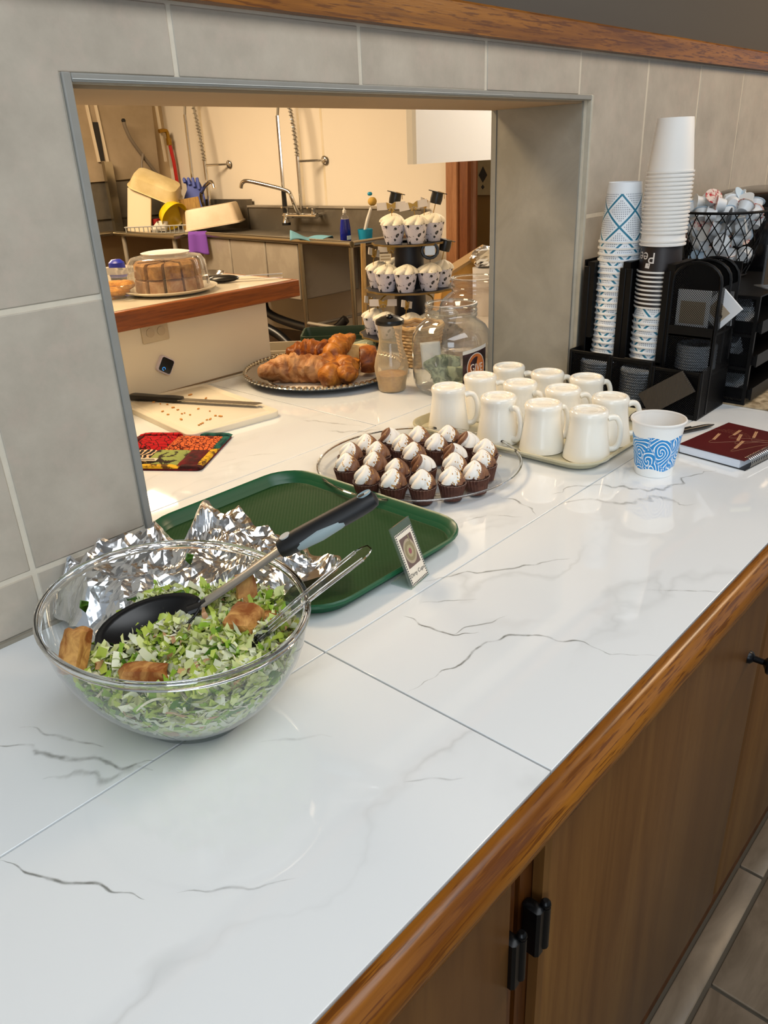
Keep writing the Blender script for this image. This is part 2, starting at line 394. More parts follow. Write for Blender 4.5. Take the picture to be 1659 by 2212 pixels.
zs = [.922, .9955, 1.2945, 1.598]; xs = [-.6-.006, -.303, .003, .3096, .6065, .917, 1.2235, 1.5365, 1.832, 2.117, 2.402, 2.70, 3.0, 3.3]
def tilepoly(poly, name='tile'):
    cx = sum(p[0] for p in poly)/len(poly); cz = sum(p[1] for p in poly)/len(poly)
    MB().prism(poly, TY0+random.uniform(0,.0012), TY1, axis='y').build(name, WTILE, wf, bevel=.0012)
for i in range(len(xs)-1):
    a, b = xs[i]+gap, xs[i+1]-gap
    for j in range(3):
        c, d = zs[j]+gap, zs[j+1]-gap
        L, Rr, T = OX0-.012, OX1+.012, OZ+.010
        if b < L or a > Rr: tilepoly([(a,c),(b,c),(b,d),(a,d)])
        elif a < L < b:
            if j < 2: tilepoly([(a,c),(L,c),(L,d),(a,d)])
            else: tilepoly([(a,c),(L,c),(L,T),(b,T),(b,d),(a,d)])
        elif a < Rr < b:
            if j < 2: tilepoly([(Rr,c),(b,c),(b,d),(Rr,d)])
            else: tilepoly([(Rr,c),(b,c),(b,d),(a,d),(a,T),(Rr,T)])
        elif j == 2: tilepoly([(a,T),(b,T),(b,d),(a,d)])
# edging strips round the opening
def strip(x0,x1,z0,z1,m=STRIPM,y0=WY-.011,y1=WY+.006,nm='edging_strip'): MB().bb(x0,x1,y0,y1,z0,z1).build(nm, m, wf, bevel=.0015)
strip(OX0-.011,OX0-.0005,ZC+.001,OZ+.010); strip(OX1+.0005,OX1+.009,ZC+.001,OZ+.009,CREAMG); strip(OX0-.0005,OX1+.0005,OZ+.0005,OZ+.0095)
strip(OX0-.0005,1.30,OZ+.0030,OZ+.0040,flat('pale_edge','#c9ccca',.5),WY-.0122,WY-.011,'edging_line')
MB().bb(OX1-.006,OX1-.0002,WY+.006,WB-.013,ZC+.001,OZ-.001).build('reveal_tile', m_two('grey_reveal_tile','#8d8a80','#a09c92',7,.35,.7,.35,.8), wf)
MB().bb(OX1-.008,OX1+.004,WB-.012,WB+.001,ZC+.001,OZ).build('edging_strip', STRIPM, wf)
MB().bb(OX0+.0003,OX0+.006,WY+.006,WB-.002,ZC+.001,OZ-.001).build('reveal_tile', m_two('grey_reveal_tile','#8d8a80','#a09c92',7), wf)
MB().bb(OX0+.006,OX1-.008,WY+.006,WB-.001,OZ-.004,OZ).build('soffit_board', flat('tan_board','#a58c6c',.6,var=.06,vs=8), wf)
# oak rail and painted wall above
tr = struct(MB().cbox(-3,6.6,WY-.026,WY-.0005,1.5985,1.642,.004).build('trim_1', OAK, smooth=30), 'golden oak rail along the top of the tiles')
struct(MB().bb(-3,6.6,WY-.004,WY-.0005,1.642,2.7).build('wall_upper', GREYP), 'dark grey painted wall above the oak rail')
struct(MB().bb(-3,6.6,-4,7.3,2.7,2.76).build('ceiling', flat('ceiling_paint','#d8d6d0',.9)), 'off white ceiling')
# kitchen walls
WX = 4.75
wr = struct(MB().bb(WX,WX+.12,3.70,7.2,0,2.7).bb(WX,WX+.12,1.1,2.75,0,2.7).bb(WX,WX+.12,2.75,3.70,2.1,2.7).build('wall_right', WHITEP), 'cream kitchen wall behind the sinks')
stain = m_two('rust_stain','#dccdae','#e2d6c0',9,.4,.7,.6)
for y, z0, z1, ww in ((5.22,1.07,1.9,.014),(6.53,1.1,1.9,.02),(4.95,1.07,1.9,.012)):
    MB().bb(WX-.001,WX+.001,y-ww,y+ww,z0,z1).build('wall_stain', stain, wr)
struct(MB().bb(-1.6,WX+.12,7.12,7.2,0,2.7).build('wall_far', flat('tan_far_wall','#c2ac88',.6,var=.1,vs=3)), 'tan end wall of the kitchen')
struct(MB().bb(-1.7,-1.6,1.1,7.2,0,2.7).build('wall_left', WHITEP), 'kitchen wall')
# doorway beyond the sinks
dr = struct(MB().bb(WX-.02,WX,3.60,3.695,0,2.16).bb(WX-.02,WX,2.70,2.76,0,2.16).bb(WX-.02,WX,2.70,3.695,2.10,2.18).build('door_1', m_wood('door_casing_wood','#8a5a36','#a06c44','#ad7a52',2,.5)), 'brown wooden door casing')
MB().bb(WX,WX+.12,3.52,3.70,0,2.1).build('door_jamb', m_wood('door_jamb_wood','#5e300f','#74401a','#7f4a20',2,.5), dr)
MB().bb(WX+.04,WX+.075,3.50,3.52,0,2.1).build('door_stop', m_wood('door_stop_wood','#7a5036','#8a6046','#946a50',2,.5), dr)
struct(MB().bb(6.0,6.1,2.2,5.5,0,2.7).build('wall_corridor', flat('ochre_wall','#8f6a2c',.7)), 'ochre corridor wall')
pk = thing('wall_picture', 'cream poster with a dark diamond on the ochre corridor wall', 'picture', (5.99,4.27,1.08))
MB().bb(-.004,.008,-.105,.105,0,.30).build('sheet', flat('cream_sheet','#b3a078',.8,var=.12,vs=20), pk)
MB().prism([(0,.10),(.045,.16),(0,.23),(-.045,.16)], -.006, -.003, axis='x').prism([(0,.045),(.018,.065),(0,.085),(-.018,.065)], -.006, -.003, axis='x').build('diamond', flat('charcoal_ink','#3d362c',.8), pk)
sw = thing('light_switch', 'small dark switch on the ochre corridor wall', 'switch', (5.995,4.39,.80))
MB().cbox(-.012,.004,-.02,.02,-.05,.06,.004).build('plate', BLACKP, sw); MB().bb(-.017,-.012,-.006,.006,-.005,.02).build('toggle', BLKGLOSS, sw)
# hanging white soffit box
sf = struct(MB().cbox(2.855,4.2,2.40,2.455,1.389,2.69,.012).build('trim_2', flat('white_soffit','#d8d6d0',.55)), 'white boxed soffit hanging beside the kitchen wall')

# ------------------------------------------------------------------ countertop
ct = thing('countertop', 'long white marble-look tiled counter with oak edge running through the opening', 'countertop', (0,0,0))
sg = .0011; ZT = ZC-.010
def ctile(poly):
    cx = sum(p[0] for p in poly)/len(poly); cy = sum(p[1] for p in poly)/len(poly)
    q = []
    n = len(poly)
    for i in range(n):   # inset every edge by the joint half width
        p0, p1, p2 = Vector(poly[i-1]), Vector(poly[i]), Vector(poly[(i+1)%n])
        e1 = (p1-p0).normalized(); e2 = (p2-p1).normalized(); n1 = Vector((-e1.y,e1.x)); n2 = Vector((-e2.y,e2.x))
        q.append(tuple(p1+(n1+n2)*sg))
    MB().prism(q, ZT, ZC).build('tile', MARBLE, ct, bevel=.0006)
Y0, Y1, Y2, Y3 = .2635, .558, 1.0635, 1.640
XC = .4865
ctile([(-.71,Y0),(XC,Y0),(XC,Y1),(-.71,Y1)]); ctile([(XC,Y0),(1.6865,Y0),(1.6865,Y1),(XC,Y1)]); ctile([(1.6865,Y0),(2.9,Y0),(2.9,Y1),(1.6865,Y1)])
WF = WY-.009
ctile([(-.71,Y1),(XC,Y1),(XC,Y2),(OX0+.007,Y2),(OX0+.007,WF),(-.71,WF)])
ctile([(XC,Y1),(1.6865,Y1),(1.6865,WF),(OX1-.010,WF),(OX1-.010,Y2),(XC,Y2)])
ctile([(1.6865,Y1),(2.9,Y1),(2.9,WF),(1.6865,WF)])
ctile([(OX0+.007,Y2),(1.12,Y2),(1.12,Y3),(-.1,Y3),(-.1,WB+.004),(OX0+.007,WB+.004)])
ctile([(1.12,Y2),(OX1-.010,Y2),(OX1-.010,WB+.004),(2.3,WB+.004),(2.3,Y3),(1.12,Y3)])
MB().bb(-.71,2.9,Y0,WF,.885,ZT-.0005).bb(OX0+.007,OX1-.010,WF,WB+.005,.885,ZT-.0005).bb(-.1,2.3,WB+.005,Y3,.885,ZT-.0005).build('substrate', flat('seam_filler','#5d5b54',.9), ct)
# grey veins printed in the glaze: thin ribbons flush with the tiles, with ragged soft edges
VEIN = [(0.0045,0.75,[(0.115, 0.556), (0.121, 0.532), (0.131, 0.511), (0.144, 0.488), (0.157, 0.468), (0.165, 0.447), (0.171, 0.43)]),
 (0.004,0.35,[(0.19, 0.417), (0.213, 0.395), (0.236, 0.372), (0.261, 0.356)]),
 (0.011,0.55,[(0.167, 0.697), (0.192, 0.672), (0.204, 0.629), (0.224, 0.605), (0.243, 0.571), (0.263, 0.558)]),
 (0.006,0.4,[(0.2, 0.708), (0.214, 0.677), (0.226, 0.643), (0.242, 0.611)]),
 (0.016,0.3,[(0.178, 0.614), (0.209, 0.593), (0.23, 0.564), (0.256, 0.552)]),
 (0.005,0.8,[(0.599, 0.539), (0.599, 0.514), (0.599, 0.482), (0.607, 0.464), (0.628, 0.446)]),
 (0.004,0.55,[(0.604, 0.468), (0.633, 0.46), (0.653, 0.447), (0.679, 0.442)]),
 (0.0055,0.75,[(0.487, 0.436), (0.524, 0.435), (0.556, 0.428), (0.569, 0.425), (0.607, 0.427), (0.642, 0.413), (0.664, 0.39), (0.667, 0.367), (0.682, 0.341), (0.683, 0.308), (0.713, 0.263)]),
 (0.006,0.6,[(0.668, 0.575), (0.719, 0.553), (0.754, 0.518), (0.791, 0.491), (0.825, 0.476), (0.852, 0.453)]),
 (0.004,0.35,[(0.635, 0.543), (0.657, 0.52), (0.687, 0.485)]),
 (0.004,0.45,[(0.831, 0.346), (0.858, 0.304), (0.891, 0.259)]),
 (0.014,0.55,[(1.024, 0.589), (1.085, 0.565), (1.116, 0.523), (1.125, 0.479), (1.158, 0.447), (1.21, 0.446), (1.283, 0.428)]),
 (0.02,0.35,[(0.986, 0.558), (1.044, 0.525), (1.058, 0.477), (1.116, 0.444), (1.117, 0.392)]),
 (0.007,0.55,[(0.966, 0.648), (0.97, 0.624), (0.963, 0.598), (0.944, 0.565)]),
 (0.01,0.35,[(1.051, 1.22), (1.077, 1.161), (1.101, 1.074)]),
 (0.012,0.35,[(1.033, 1.129), (1.058, 1.073), (1.114, 1.035)]),
 (0.004,0.25,[(0.39, 0.358), (0.413, 0.335), (0.431, 0.317)]),
 (0.006,0.2,[(0.343, 0.501), (0.368, 0.476), (0.393, 0.45)]),
 (0.005,0.35,[(0.848, 0.643), (0.901, 0.621), (0.923, 0.576)]),
 (0.006,0.25,[(0.784, 1.157), (0.845, 1.137), (0.893, 1.099)]),
 (0.006,0.3,[(1.218, 0.997), (1.227, 0.93), (1.213, 0.874)])]
def m_vein(al):
    t = NT('marble_vein'); tc = t.n('ShaderNodeTexCoord'); sx = t.n('ShaderNodeSeparateXYZ'); t.l(tc.outputs['UV'], sx.inputs[0])
    v = t.coord(); n = t.noise(v, 70, 5, .7); n2 = t.noise(v, 16, 3, .6)
    e = t.math('ABSOLUTE', t.math('SUBTRACT', sx.outputs[1], t.math('MULTIPLY_ADD', t.math('SUBTRACT', n2, .5), 1.0, .5)))
    wd = t.math('MULTIPLY', t.math('SINE', t.math('MULTIPLY', sx.outputs[0], pi)), t.math('MULTIPLY_ADD', n, .5, .0))
    a = t.n('ShaderNodeMapRange'); a.interpolation_type = 'SMOOTHSTEP'; t.l(t.math('DIVIDE', e, t.math('MAXIMUM', wd, .001)), a.inputs[0]); a.inputs[1].default_value = .0; a.inputs[2].default_value = 1.0; a.inputs[3].default_value = al*.85; a.inputs[4].default_value = 0.
    p = t.n('ShaderNodeBsdfPrincipled'); p.inputs['Base Color'].default_value = lin('#73746c'); p.inputs['Roughness'].default_value = .04; p.inputs['Specular IOR Level'].default_value = .85
    tr = t.n('ShaderNodeBsdfTransparent'); mx = t.n('ShaderNodeMixShader'); bk_ = t.n('ShaderNodeMapRange'); t.l(t.noise(v, 38, 3, .6), bk_.inputs[0]); bk_.inputs[1].default_value = .36; bk_.inputs[2].default_value = .60; bk_.inputs[3].default_value = .12; t.l(t.math('MULTIPLY', a.outputs[0], bk_.outputs[0]), mx.inputs[0]); t.l(tr.outputs[0], mx.inputs[1]); t.l(p.outputs[0], mx.inputs[2]); t.l(mx.outputs[0], t.out.inputs[0]); return t.m
for wv, al, pl in VEIN:
    pp = smooth_path([(x,y,0) for x,y in pl],8); vs = []; fs = []; N_ = len(pp)
    for i_, p in enumerate(pp):
        tt = (pp[min(i_+1,N_-1)]-pp[max(i_-1,0)]).normalized(); nn = Vector((-tt.y,tt.x,0)); jit = wv*.9*MN.noise(p*60)
        for s_ in (-1,1): q_ = p+nn*(s_*wv+jit); vs.append((q_.x,q_.y,ZC+.00012))
        if i_: fs.append((2*i_-2,2*i_-1,2*i_+1,2*i_))
    o_ = MB().add(vs,fs).build('vein', m_vein(al), ct); uv = o_.data.uv_layers.new(name='uv')
    for pol in o_.data.polygons:
        for li in pol.loop_indices: vi = o_.data.loops[li].vertex_index; uv.data[li].uv = ((vi//2)/(N_-1), vi%2)
prof = [(.2625,.9195),(.2560,.9205),(.2500,.9170),(.2440,.9100),(.2400,.9010),(.2392,.8930),(.2405,.884),(.2430,.8805),(.2625,.8805)]
MB().loft([[(x,y,z) for y,z in prof] for x in [-.71+i*.18 for i in range(21)]]).build('oak_edge', OAK, ct, smooth=60)
MB().bb(-.1,2.3,Y3+.001,Y3+.018,.875,ZC).build('back_edge', WHITEB, ct)
caulk = MB().bb(-.71,OX0-.012,WF-.004,WF+.0005,ZC,ZC+.005).bb(OX1+.01,2.9,WF-.004,WF+.0005,ZC,ZC+.005).build('caulk_line', flat('caulk','#8d8678',.8,var=.2,vs=40), ct)

# ------------------------------------------------------------------ base cabinets
def cabinet(x0, x1, doors, label, knob=None, hinges=()):
    c = thing('base_cabinet', label, 'cabinet', (x0,0,0)); W = x1-x0
    MB().bb(.003,W-.003,.2875,.862,0,.8795).build('body', CABD, c)
    for a, b, kn in doors:
        d = MB().cbox(0,b-a,0,.7365,0,.016,.004).xf(Matrix.Translation((a,.2865,.105)) @ Matrix.Rotation(pi/2,4,'X')).build('door', CABW, c)
        if kn is not None:
            k = MB().lathe([(.0105,0),(.0095,.004),(.005,.008),(.0048,.022),(.010,.026),(.0155,.029),(.0165,.032),(.013,.036),(.004,.039)],20,cap0=True,cap1=True).xf(Matrix.Translation((kn,.2704,.705)) @ Matrix.Rotation(pi/2,4,'X'))
            k.build('knob', flat('oil_rubbed_bronze','#15171b',.3,.6), d)
    for hx, hz in hinges:
        h = MB().cbox(hx-.008,hx+.006,.2640,.2860,hz-.033,hz+.033,.003).tube([(hx+.007,.266,hz-.028),(hx+.007,.266,hz+.030)],.0055,10)
        h.ball((hx+.007,.266,hz+.033),.0058,10,6); h.build('hinge', flat('black_hinge','#0c0d0f',.3,.5), c)
    return c
cabinet(-.25,.4735,[(.02,.690,None)],'dark stained wooden base cabinet nearest the camera, cut by the photo bottom',hinges=((.6945,.703),))
cabinet(.4765,1.96,[(.026,.681,.618),(.692,1.46,None)],'dark stained wooden base cabinet with the black mushroom knob',hinges=((.012,.705),))
cabinet(1.963,2.9,[(.02,.91,None)],'dark stained wooden base cabinet farthest along the counter')
kc = thing('kitchen_base_cabinet', 'white cabinet body under the kitchen side of the counter', 'cabinet', (0,0,0))
MB().bb(0,2.28,WB+.01,Y3-.03,0,.884).build('body', WHITEB, kc)

# ------------------------------------------------------------------ salad bowl
BX, BY = .334, .602; SX, SY = .1215, .146
def bowl_r(z):   # unit radius from height above counter
    t = max(0,min(1,(z-.004)/.116)); return .47+.51*(1-(1-t)**2.1)
bowl = thing('salad_bowl', 'large clear plastic bowl filled with chopped green salad', 'bowl', (BX,BY,ZC))
pr = [(bowl_r(.004+.116*i/14), .004+.116*i/14) for i in range(15)]
inner = [(r-.016, z+.0015) for r, z in pr][::-1]
MB().lathe(pr,64,sx=SX,sy=SY).lathe([(.0,.004),(.25,.004),(.47,.004)],64,sx=SX,sy=SY).build('wall', BOWLG, bowl)
MB().lathe([(.44,.0),(.47,.0),(.485,.005),(.44,.005)],48,sx=SX,sy=SY,cap0=False).build('foot', BOWLG, bowl)
def m_glass(name, rough=.02, ior=1.47, col=(1,1,1,1)):
    if name in _mc: return _mc[name]
    t = NT(name); t.pbr(col, rough, 0, None, .5, Transmission_Weight=1.0, IOR=ior); _mc[name] = t.m; return t.m
rim = [(.955,.1165),(.985,.114),(1.005,.1165),(1.012,.1205),(1.000,.1245),(.975,.1245),(.957,.1215),(.955,.1165)]
MB().lathe(rim,96,sx=SX,sy=SY).build('rim', m_glass('bowl_rim_plastic'), bowl)
# salad: chopped leaves and shreds, nobody could count them
GREENS = [flat('lettuce_pale','#dce29c',.4),flat('lettuce_mid','#b8c956',.38),flat('lettuce_green','#8db238',.36),flat('lettuce_dark','#4f7a24',.36),flat('shaved_parmesan','#e9e3c8',.5),flat('lettuce_white','#e3e5c6',.38),flat('chicken_shreds','#c99b72',.55)]
def top_z(x, y):  # salad surface height over counter in bowl coords
    d = .060 + .012*(x/SX) - .014*(y/SY) + .010*MN.noise(Vector((x*22,y*22,3)))
    if y/SY > .35 and x < .02: d -= .035*(y/SY-.35)
    return d + .012
sal = MB()
def shred(p, L, wd, mi, rz, tilt, curl):
    n = 6; M = Matrix.Translation(p) @ Matrix.Rotation(rz,4,'Z') @ Matrix.Rotation(tilt,4,'Y') @ Matrix.Rotation(random.uniform(-1.3,1.3),4,'X')
    vs = []; f1, f2 = random.uniform(3,9), random.uniform(0,6); bend = random.uniform(-.35,.35)
    for i in range(n+1):
        t = i/n-.5; zc_ = curl*((t*2)**2)*L*.35+.0012*sin(f1*i+f2); ww = wd*(1-.3*abs(t)*2)*random.uniform(.8,1.2); cw = random.uniform(-.35,.35)*wd; yb = bend*L*t*t*2
        vs += [M @ Vector((t*L,yb-ww/2,zc_+cw)), M @ Vector((t*L,yb+ww/2,zc_-cw))]
    if any(v_.z < .118 and sqrt((v_.x/SX)**2+(v_.y/SY)**2) > bowl_r(v_.z)-.022 for v_ in vs): return 0
    sal.add(vs, [(2*i,2*i+1,2*i+3,2*i+2) for i in range(n)], mi); return 1
random.seed(11)
def pick(): return random.choices(range(7),[30,25,13,4,24,22,4])[0]
cnt = 0
while cnt < 3900:          # heap surface
    x = random.uniform(-SX,SX); y = random.uniform(-SY,SY)
    z = top_z(x,y) + random.uniform(-.012,.008); rr = sqrt((x/SX)**2+(y/SY)**2)
    if rr > bowl_r(z)-.055: continue
    mi = pick(); 
    if mi == 4: L, wd = random.uniform(.012,.028), random.uniform(.0016,.0030)
    elif mi == 6: L, wd = random.uniform(.010,.02), random.uniform(.005,.009)
    else: L, wd = random.uniform(.014,.036), random.uniform(.004,.0105)
    shred(Vector((x,y,z)), L, wd, mi, random.uniform(0,6.28), random.uniform(-.7,.7), random.uniform(-.8,1.)); cnt += 1   # pieces that would pierce the bowl are dropped
cnt = 0
while cnt < 3000:          # pressed against the clear wall
    a = random.uniform(0,2*pi); z = random.uniform(.008,.085); 
    r = bowl_r(z)-random.uniform(.05,.13); x, y = r*cos(a)*SX, r*sin(a)*SY
    if z > top_z(x,y): continue
    mi = random.choices(range(7),[26,10,9,4,26,26,5])[0]
    L, wd = (random.uniform(.012,.03), random.uniform(.0015,.003)) if mi in (4,) else (random.uniform(.014,.034), random.uniform(.003,.0075))
    M0 = len(sal.v)
    n = 4; tang = Vector((-sin(a)*SX,cos(a)*SY,0)).normalized(); up = Vector((cos(a)*.5,sin(a)*.5,1)).normalized(); nn = tang.cross(up)
    ro = random.uniform(-1.3,1.3); t1 = tang*cos(ro)+up*sin(ro); t2 = up*cos(ro)-tang*sin(ro)
    vs = []
    for i in range(n+1):
        t = i/n-.5; off = random.uniform(-.0015,.0015)
        c0 = Vector((x,y,z))+t1*t*L+nn*off; vs += [c0-t2*wd/2, c0+t2*wd/2]
    ok = True
    for v_ in vs:
        if v_.z < .006 or sqrt((v_.x/SX)**2+(v_.y/SY)**2) > bowl_r(v_.z)-.02: ok = False
    if ok: sal.add(vs, [(2*i,2*i+1,2*i+3,2*i+2) for i in range(n)], mi); cnt += 1
    else: cnt += .12
so = sal.build('chopped_salad', GREENS, None, smooth=60); so.location = (BX,BY,ZC); tag(so,'chopped romaine with shaved cheese filling the clear bowl','salad',kind='stuff')
def core(u, v):
    a = 2*pi*u; r = v; z = .0; rr = r*.62
    zt = top_z(rr*cos(a)*SX, rr*sin(a)*SY)-.012
    return (rr*cos(a)*SX, rr*sin(a)*SY, zt)
cm = MB().grid(core,40,8); cm.lathe([(.34,.007),(.50,.014),(.60,.030),(.62,.050)],40,sx=SX,sy=SY,cap0=True)
co = cm.build('salad_core', m_two('packed_salad','#7d9440','#b3bf78',60,.4,.6,.6), so)
co['kind'] = 'stuff'
# croutons
CROUT = m_two('toasted_crouton','#8a4a1a','#d8a25a',40,.40,.66,.6,1.0,.7)
def crouton(px, py, pz, s, rz, tilt, label):
    b = MB(); n = 6
    M = Matrix.Translation((px,py,pz)) @ Matrix.Rotation(rz,4,'Z') @ Matrix.Rotation(tilt,4,'Y')
    for ax in range(3):
        for sg_ in (-1,1):
            def fn(u,v):
                p = [0,0,0]; p[ax] = sg_; p[(ax+1)%3] = 2*u-1; p[(ax+2)%3] = 2*v-1
                q = Vector(p); q = q*(1-.24*(q.length-1)); k = 1+.20*MN.noise(q*1.2+Vector((px*90,py*90,0)))+.05*MN.noise(q*4+Vector((px*90,0,0)))
                return M @ Vector((q.x*s[0]*k*.88,q.y*s[1]*k*.88,q.z*s[2]*k*.88))
            b.grid(fn,n,n)
    o = b.build('crouton', CROUT, None, smooth=50); tag(o,label,'crouton','croutons in the salad'); return o
crouton(.250,.650,1.010,(.013,.013,.026),.5,.55,'toasted crouton leaning on the bowl side at far left of the salad')
crouton(.272,.566,1.008,(.024,.010,.012),-.72,.15,'toasted crouton strip against the near bowl wall')
crouton(.381,.553,1.016,(.020,.017,.015),.4,-.25,'big golden crouton beside the clear plastic spoon')
crouton(.424,.605,1.012,(.012,.012,.022),1.0,.5,'crouton against the bowl wall behind the clear spoon')
crouton(.412,.553,1.003,(.014,.011,.010),.2,.2,'small crouton below the clear spoon handle')
# leaf flecks stuck on the bowl wall
for i,(x,y,z,lab) in enumerate(((.085,.093,.112,'dark green leaf scrap stuck high on the far bowl wall'),(-.045,.120,.098,'tiny green leaf scrap stuck on the bowl wall above the spoon'))):
    o = MB().add([(0,0,0),(.006,.004,.004),(.005,-.002,.012),(-.002,.001,.016),(-.004,.003,.007)],[(0,1,2,3,4)]).build('leaf_scrap', GREENS[3], None, solid=.0006)
    o.location = (BX+x*.9,BY+y*.9,ZC+z-.01); tag(o,lab,'leaf')
# ------------------------------------------------------------------ serving spoon with black handle
sp = thing('serving_spoon', 'black serving spoon with steel shank and black and grey handle', 'spoon')
B0, T0, N0, H0, E0 = Vector((.331,.653,.996)), Vector((.285,.672,.990)), Vector((.374,.622,1.010)), Vector((.452,.576,1.060)), Vector((.531,.508,1.110))
ax = (N0-T0).normalized(); side = ax.cross(Vector((0,0,1))).normalized(); upv = side.cross(ax)
def spoonsurf(u, v):
    a = u*2*pi; rr = v; L = (N0-T0).length/2+.004; cc = (N0+T0)/2
    wv = .031; x = cos(a)*rr; y = sin(a)*rr
    return cc + ax*(x*L) + side*(y*wv*(1-.12*x)) + upv*(-.019*(1-rr*rr)+.005) - Vector((0,0,y*wv*.30))
MB().grid(spoonsurf,32,8).build('scoop', flat('black_nylon','#0d0d0f',.28), sp, solid=.002)
MB().tube([N0-ax*.012,N0+ax*.004,N0+(H0-N0)*.10],[.008,.0085,.006],10,flat_=.6).build('ferrule', flat('black_nylon','#0d0d0f',.28), sp)
shx = smooth_path([N0-ax*.002, N0+(H0-N0)*.15, N0+(H0-N0)*.5+Vector((0,0,-.001)), H0+(E0-H0)*.02],5)
MB().tube(shx,.0085,8,flat_=.34).build('shank', flat('satin_steel','#b9b5ae',.3,.9), sp)
hd = (E0-H0).normalized(); hp = [H0+(E0-H0)*t for t in (0,.06,.2,.4,.6,.8,.92,.98,1)]
MB().tube(hp,[.0105,.0130,.0138,.0136,.0133,.0128,.0118,.0095,.0052],14,flat_=.85).build('handle', flat('soft_black_grip','#0f1013',.5), sp)
hs = hd.cross(Vector((0,0,1))).normalized(); hu = hs.cross(hd)
MB().tube([H0+(E0-H0)*t + hs*.0068 - hu*.0022 for t in (.08,.2,.4,.6,.75)],[.003,.0076,.0089,.0072,.002],12,flat_=.95).build('grey_inlay', flat('grey_grip','#8fa0a4',.5), sp)
MB().lathe([(.0001,.0),(.0045,.0),(.0058,.0008),(.0058,-.001)],20,sx=1.35).xf(Matrix.Translation(E0-hd*.010+hu*.0098) @ Matrix((hd,hs,hu)).transposed().to_4x4()).build('hanging_eye', flat('pale_blue_grey','#8ea5ad',.4), sp)
tg = MB().lathe([(.0001,.0004),(.0062,.0004),(.0062,-.001)],20).xf(Matrix.Translation(H0+hd*.012+hu*.0112-hs*.0) @ Matrix((hd,hs,hu)).transposed().to_4x4()).build('emblem_disc', flat('emblem_grey','#b3b7b6',.5), sp)
# ------------------------------------------------------------------ clear plastic serving spoon
cs = thing('clear_spoon', 'clear plastic serving spoon resting over the near bowl rim', 'spoon')
c0, c1, c2, c3 = Vector((.352,.526,1.004)), Vector((.395,.512,1.030)), Vector((.440,.492,1.058)), Vector((.486,.478,1.079))
CLSP = m_glass('clear_spoon_plastic',.03)
pth = smooth_path([c0,c1,c2,c3],6); dirv = (c3-c0).normalized(); sv = dirv.cross(Vector((0,0,1))).normalized()
for k in (-1,1):
    MB().tube([p+sv*k*.82*(.0045+.0068*i/len(pth)) for i,p in enumerate(pth[:-2])],[.0022]*(len(pth)-2),8).build('handle_rib', CLSP, cs)
rings = []
for i,p in enumerate(pth):
    wd = (.0045+.0068*(i/len(pth)))*(1 if i < len(pth)-3 else (.93,.75,.4)[i-len(pth)+3]); rings.append([p+sv*wd+Vector((0,0,.0012)),p-sv*wd+Vector((0,0,.0012)),p-sv*wd-Vector((0,0,.0012)),p+sv*wd-Vector((0,0,.0012))])
MB().loft(rings).build('handle', CLSP, cs)
def csurf(u,v):
    a = u*2*pi; return c0-dirv*.018+Vector((0,0,-.004)) + dirv*(cos(a)*v*.022) + sv*(sin(a)*v*.016) + Vector((0,0,-.007*(1-v*v)))
MB().grid(csurf,20,5).build('scoop', CLSP, cs)
# ------------------------------------------------------------------ green tray
TRAYG = flat('green_fibreglass','#0d5233',.32,spec=.5)
def m_traytex():
    t = NT('green_tray_floor'); v = t.coord((1,1,1)); sx = t.n('ShaderNodeSeparateXYZ'); t.l(v, sx.inputs[0])
    a = t.math('MULTIPLY', t.math('SINE', t.math('MULTIPLY', sx.outputs[0], 900)), t.math('SINE', t.math('MULTIPLY', sx.outputs[1], 900)))
    t.pbr(lin('#123a1a'), .5, 0, t.bump(a, .08, .0010), .16); return t.m
gt = thing('serving_tray', 'dark green plastic cafeteria tray with textured floor', 'tray', (.666,.794,ZC+.0004))
def trayrings(hx, hy, r, spec): return [[(x,y,z) for x,y in rrect(-hx-d,hx+d,-hy-d,hy+d,r+max(d,-r+.004),7)] for d,z in spec]
HX, HY = .145, .186
MB().loft(trayrings(HX,HY,.05,[(-.004,0),(.0,.0015),(.009,.019),(.0125,.021),(.0145,.0195),(.0150,.016),(.0128,.0158),(.0115,.0175),(.0085,.0155),(-.0005,.0030)]),True,False).build('rim', TRAYG, gt)
MB().loft(trayrings(HX,HY,.05,[(-.0005,.0030),(-.002,.0022)]),False,True).build('textured_floor', m_traytex(), gt)
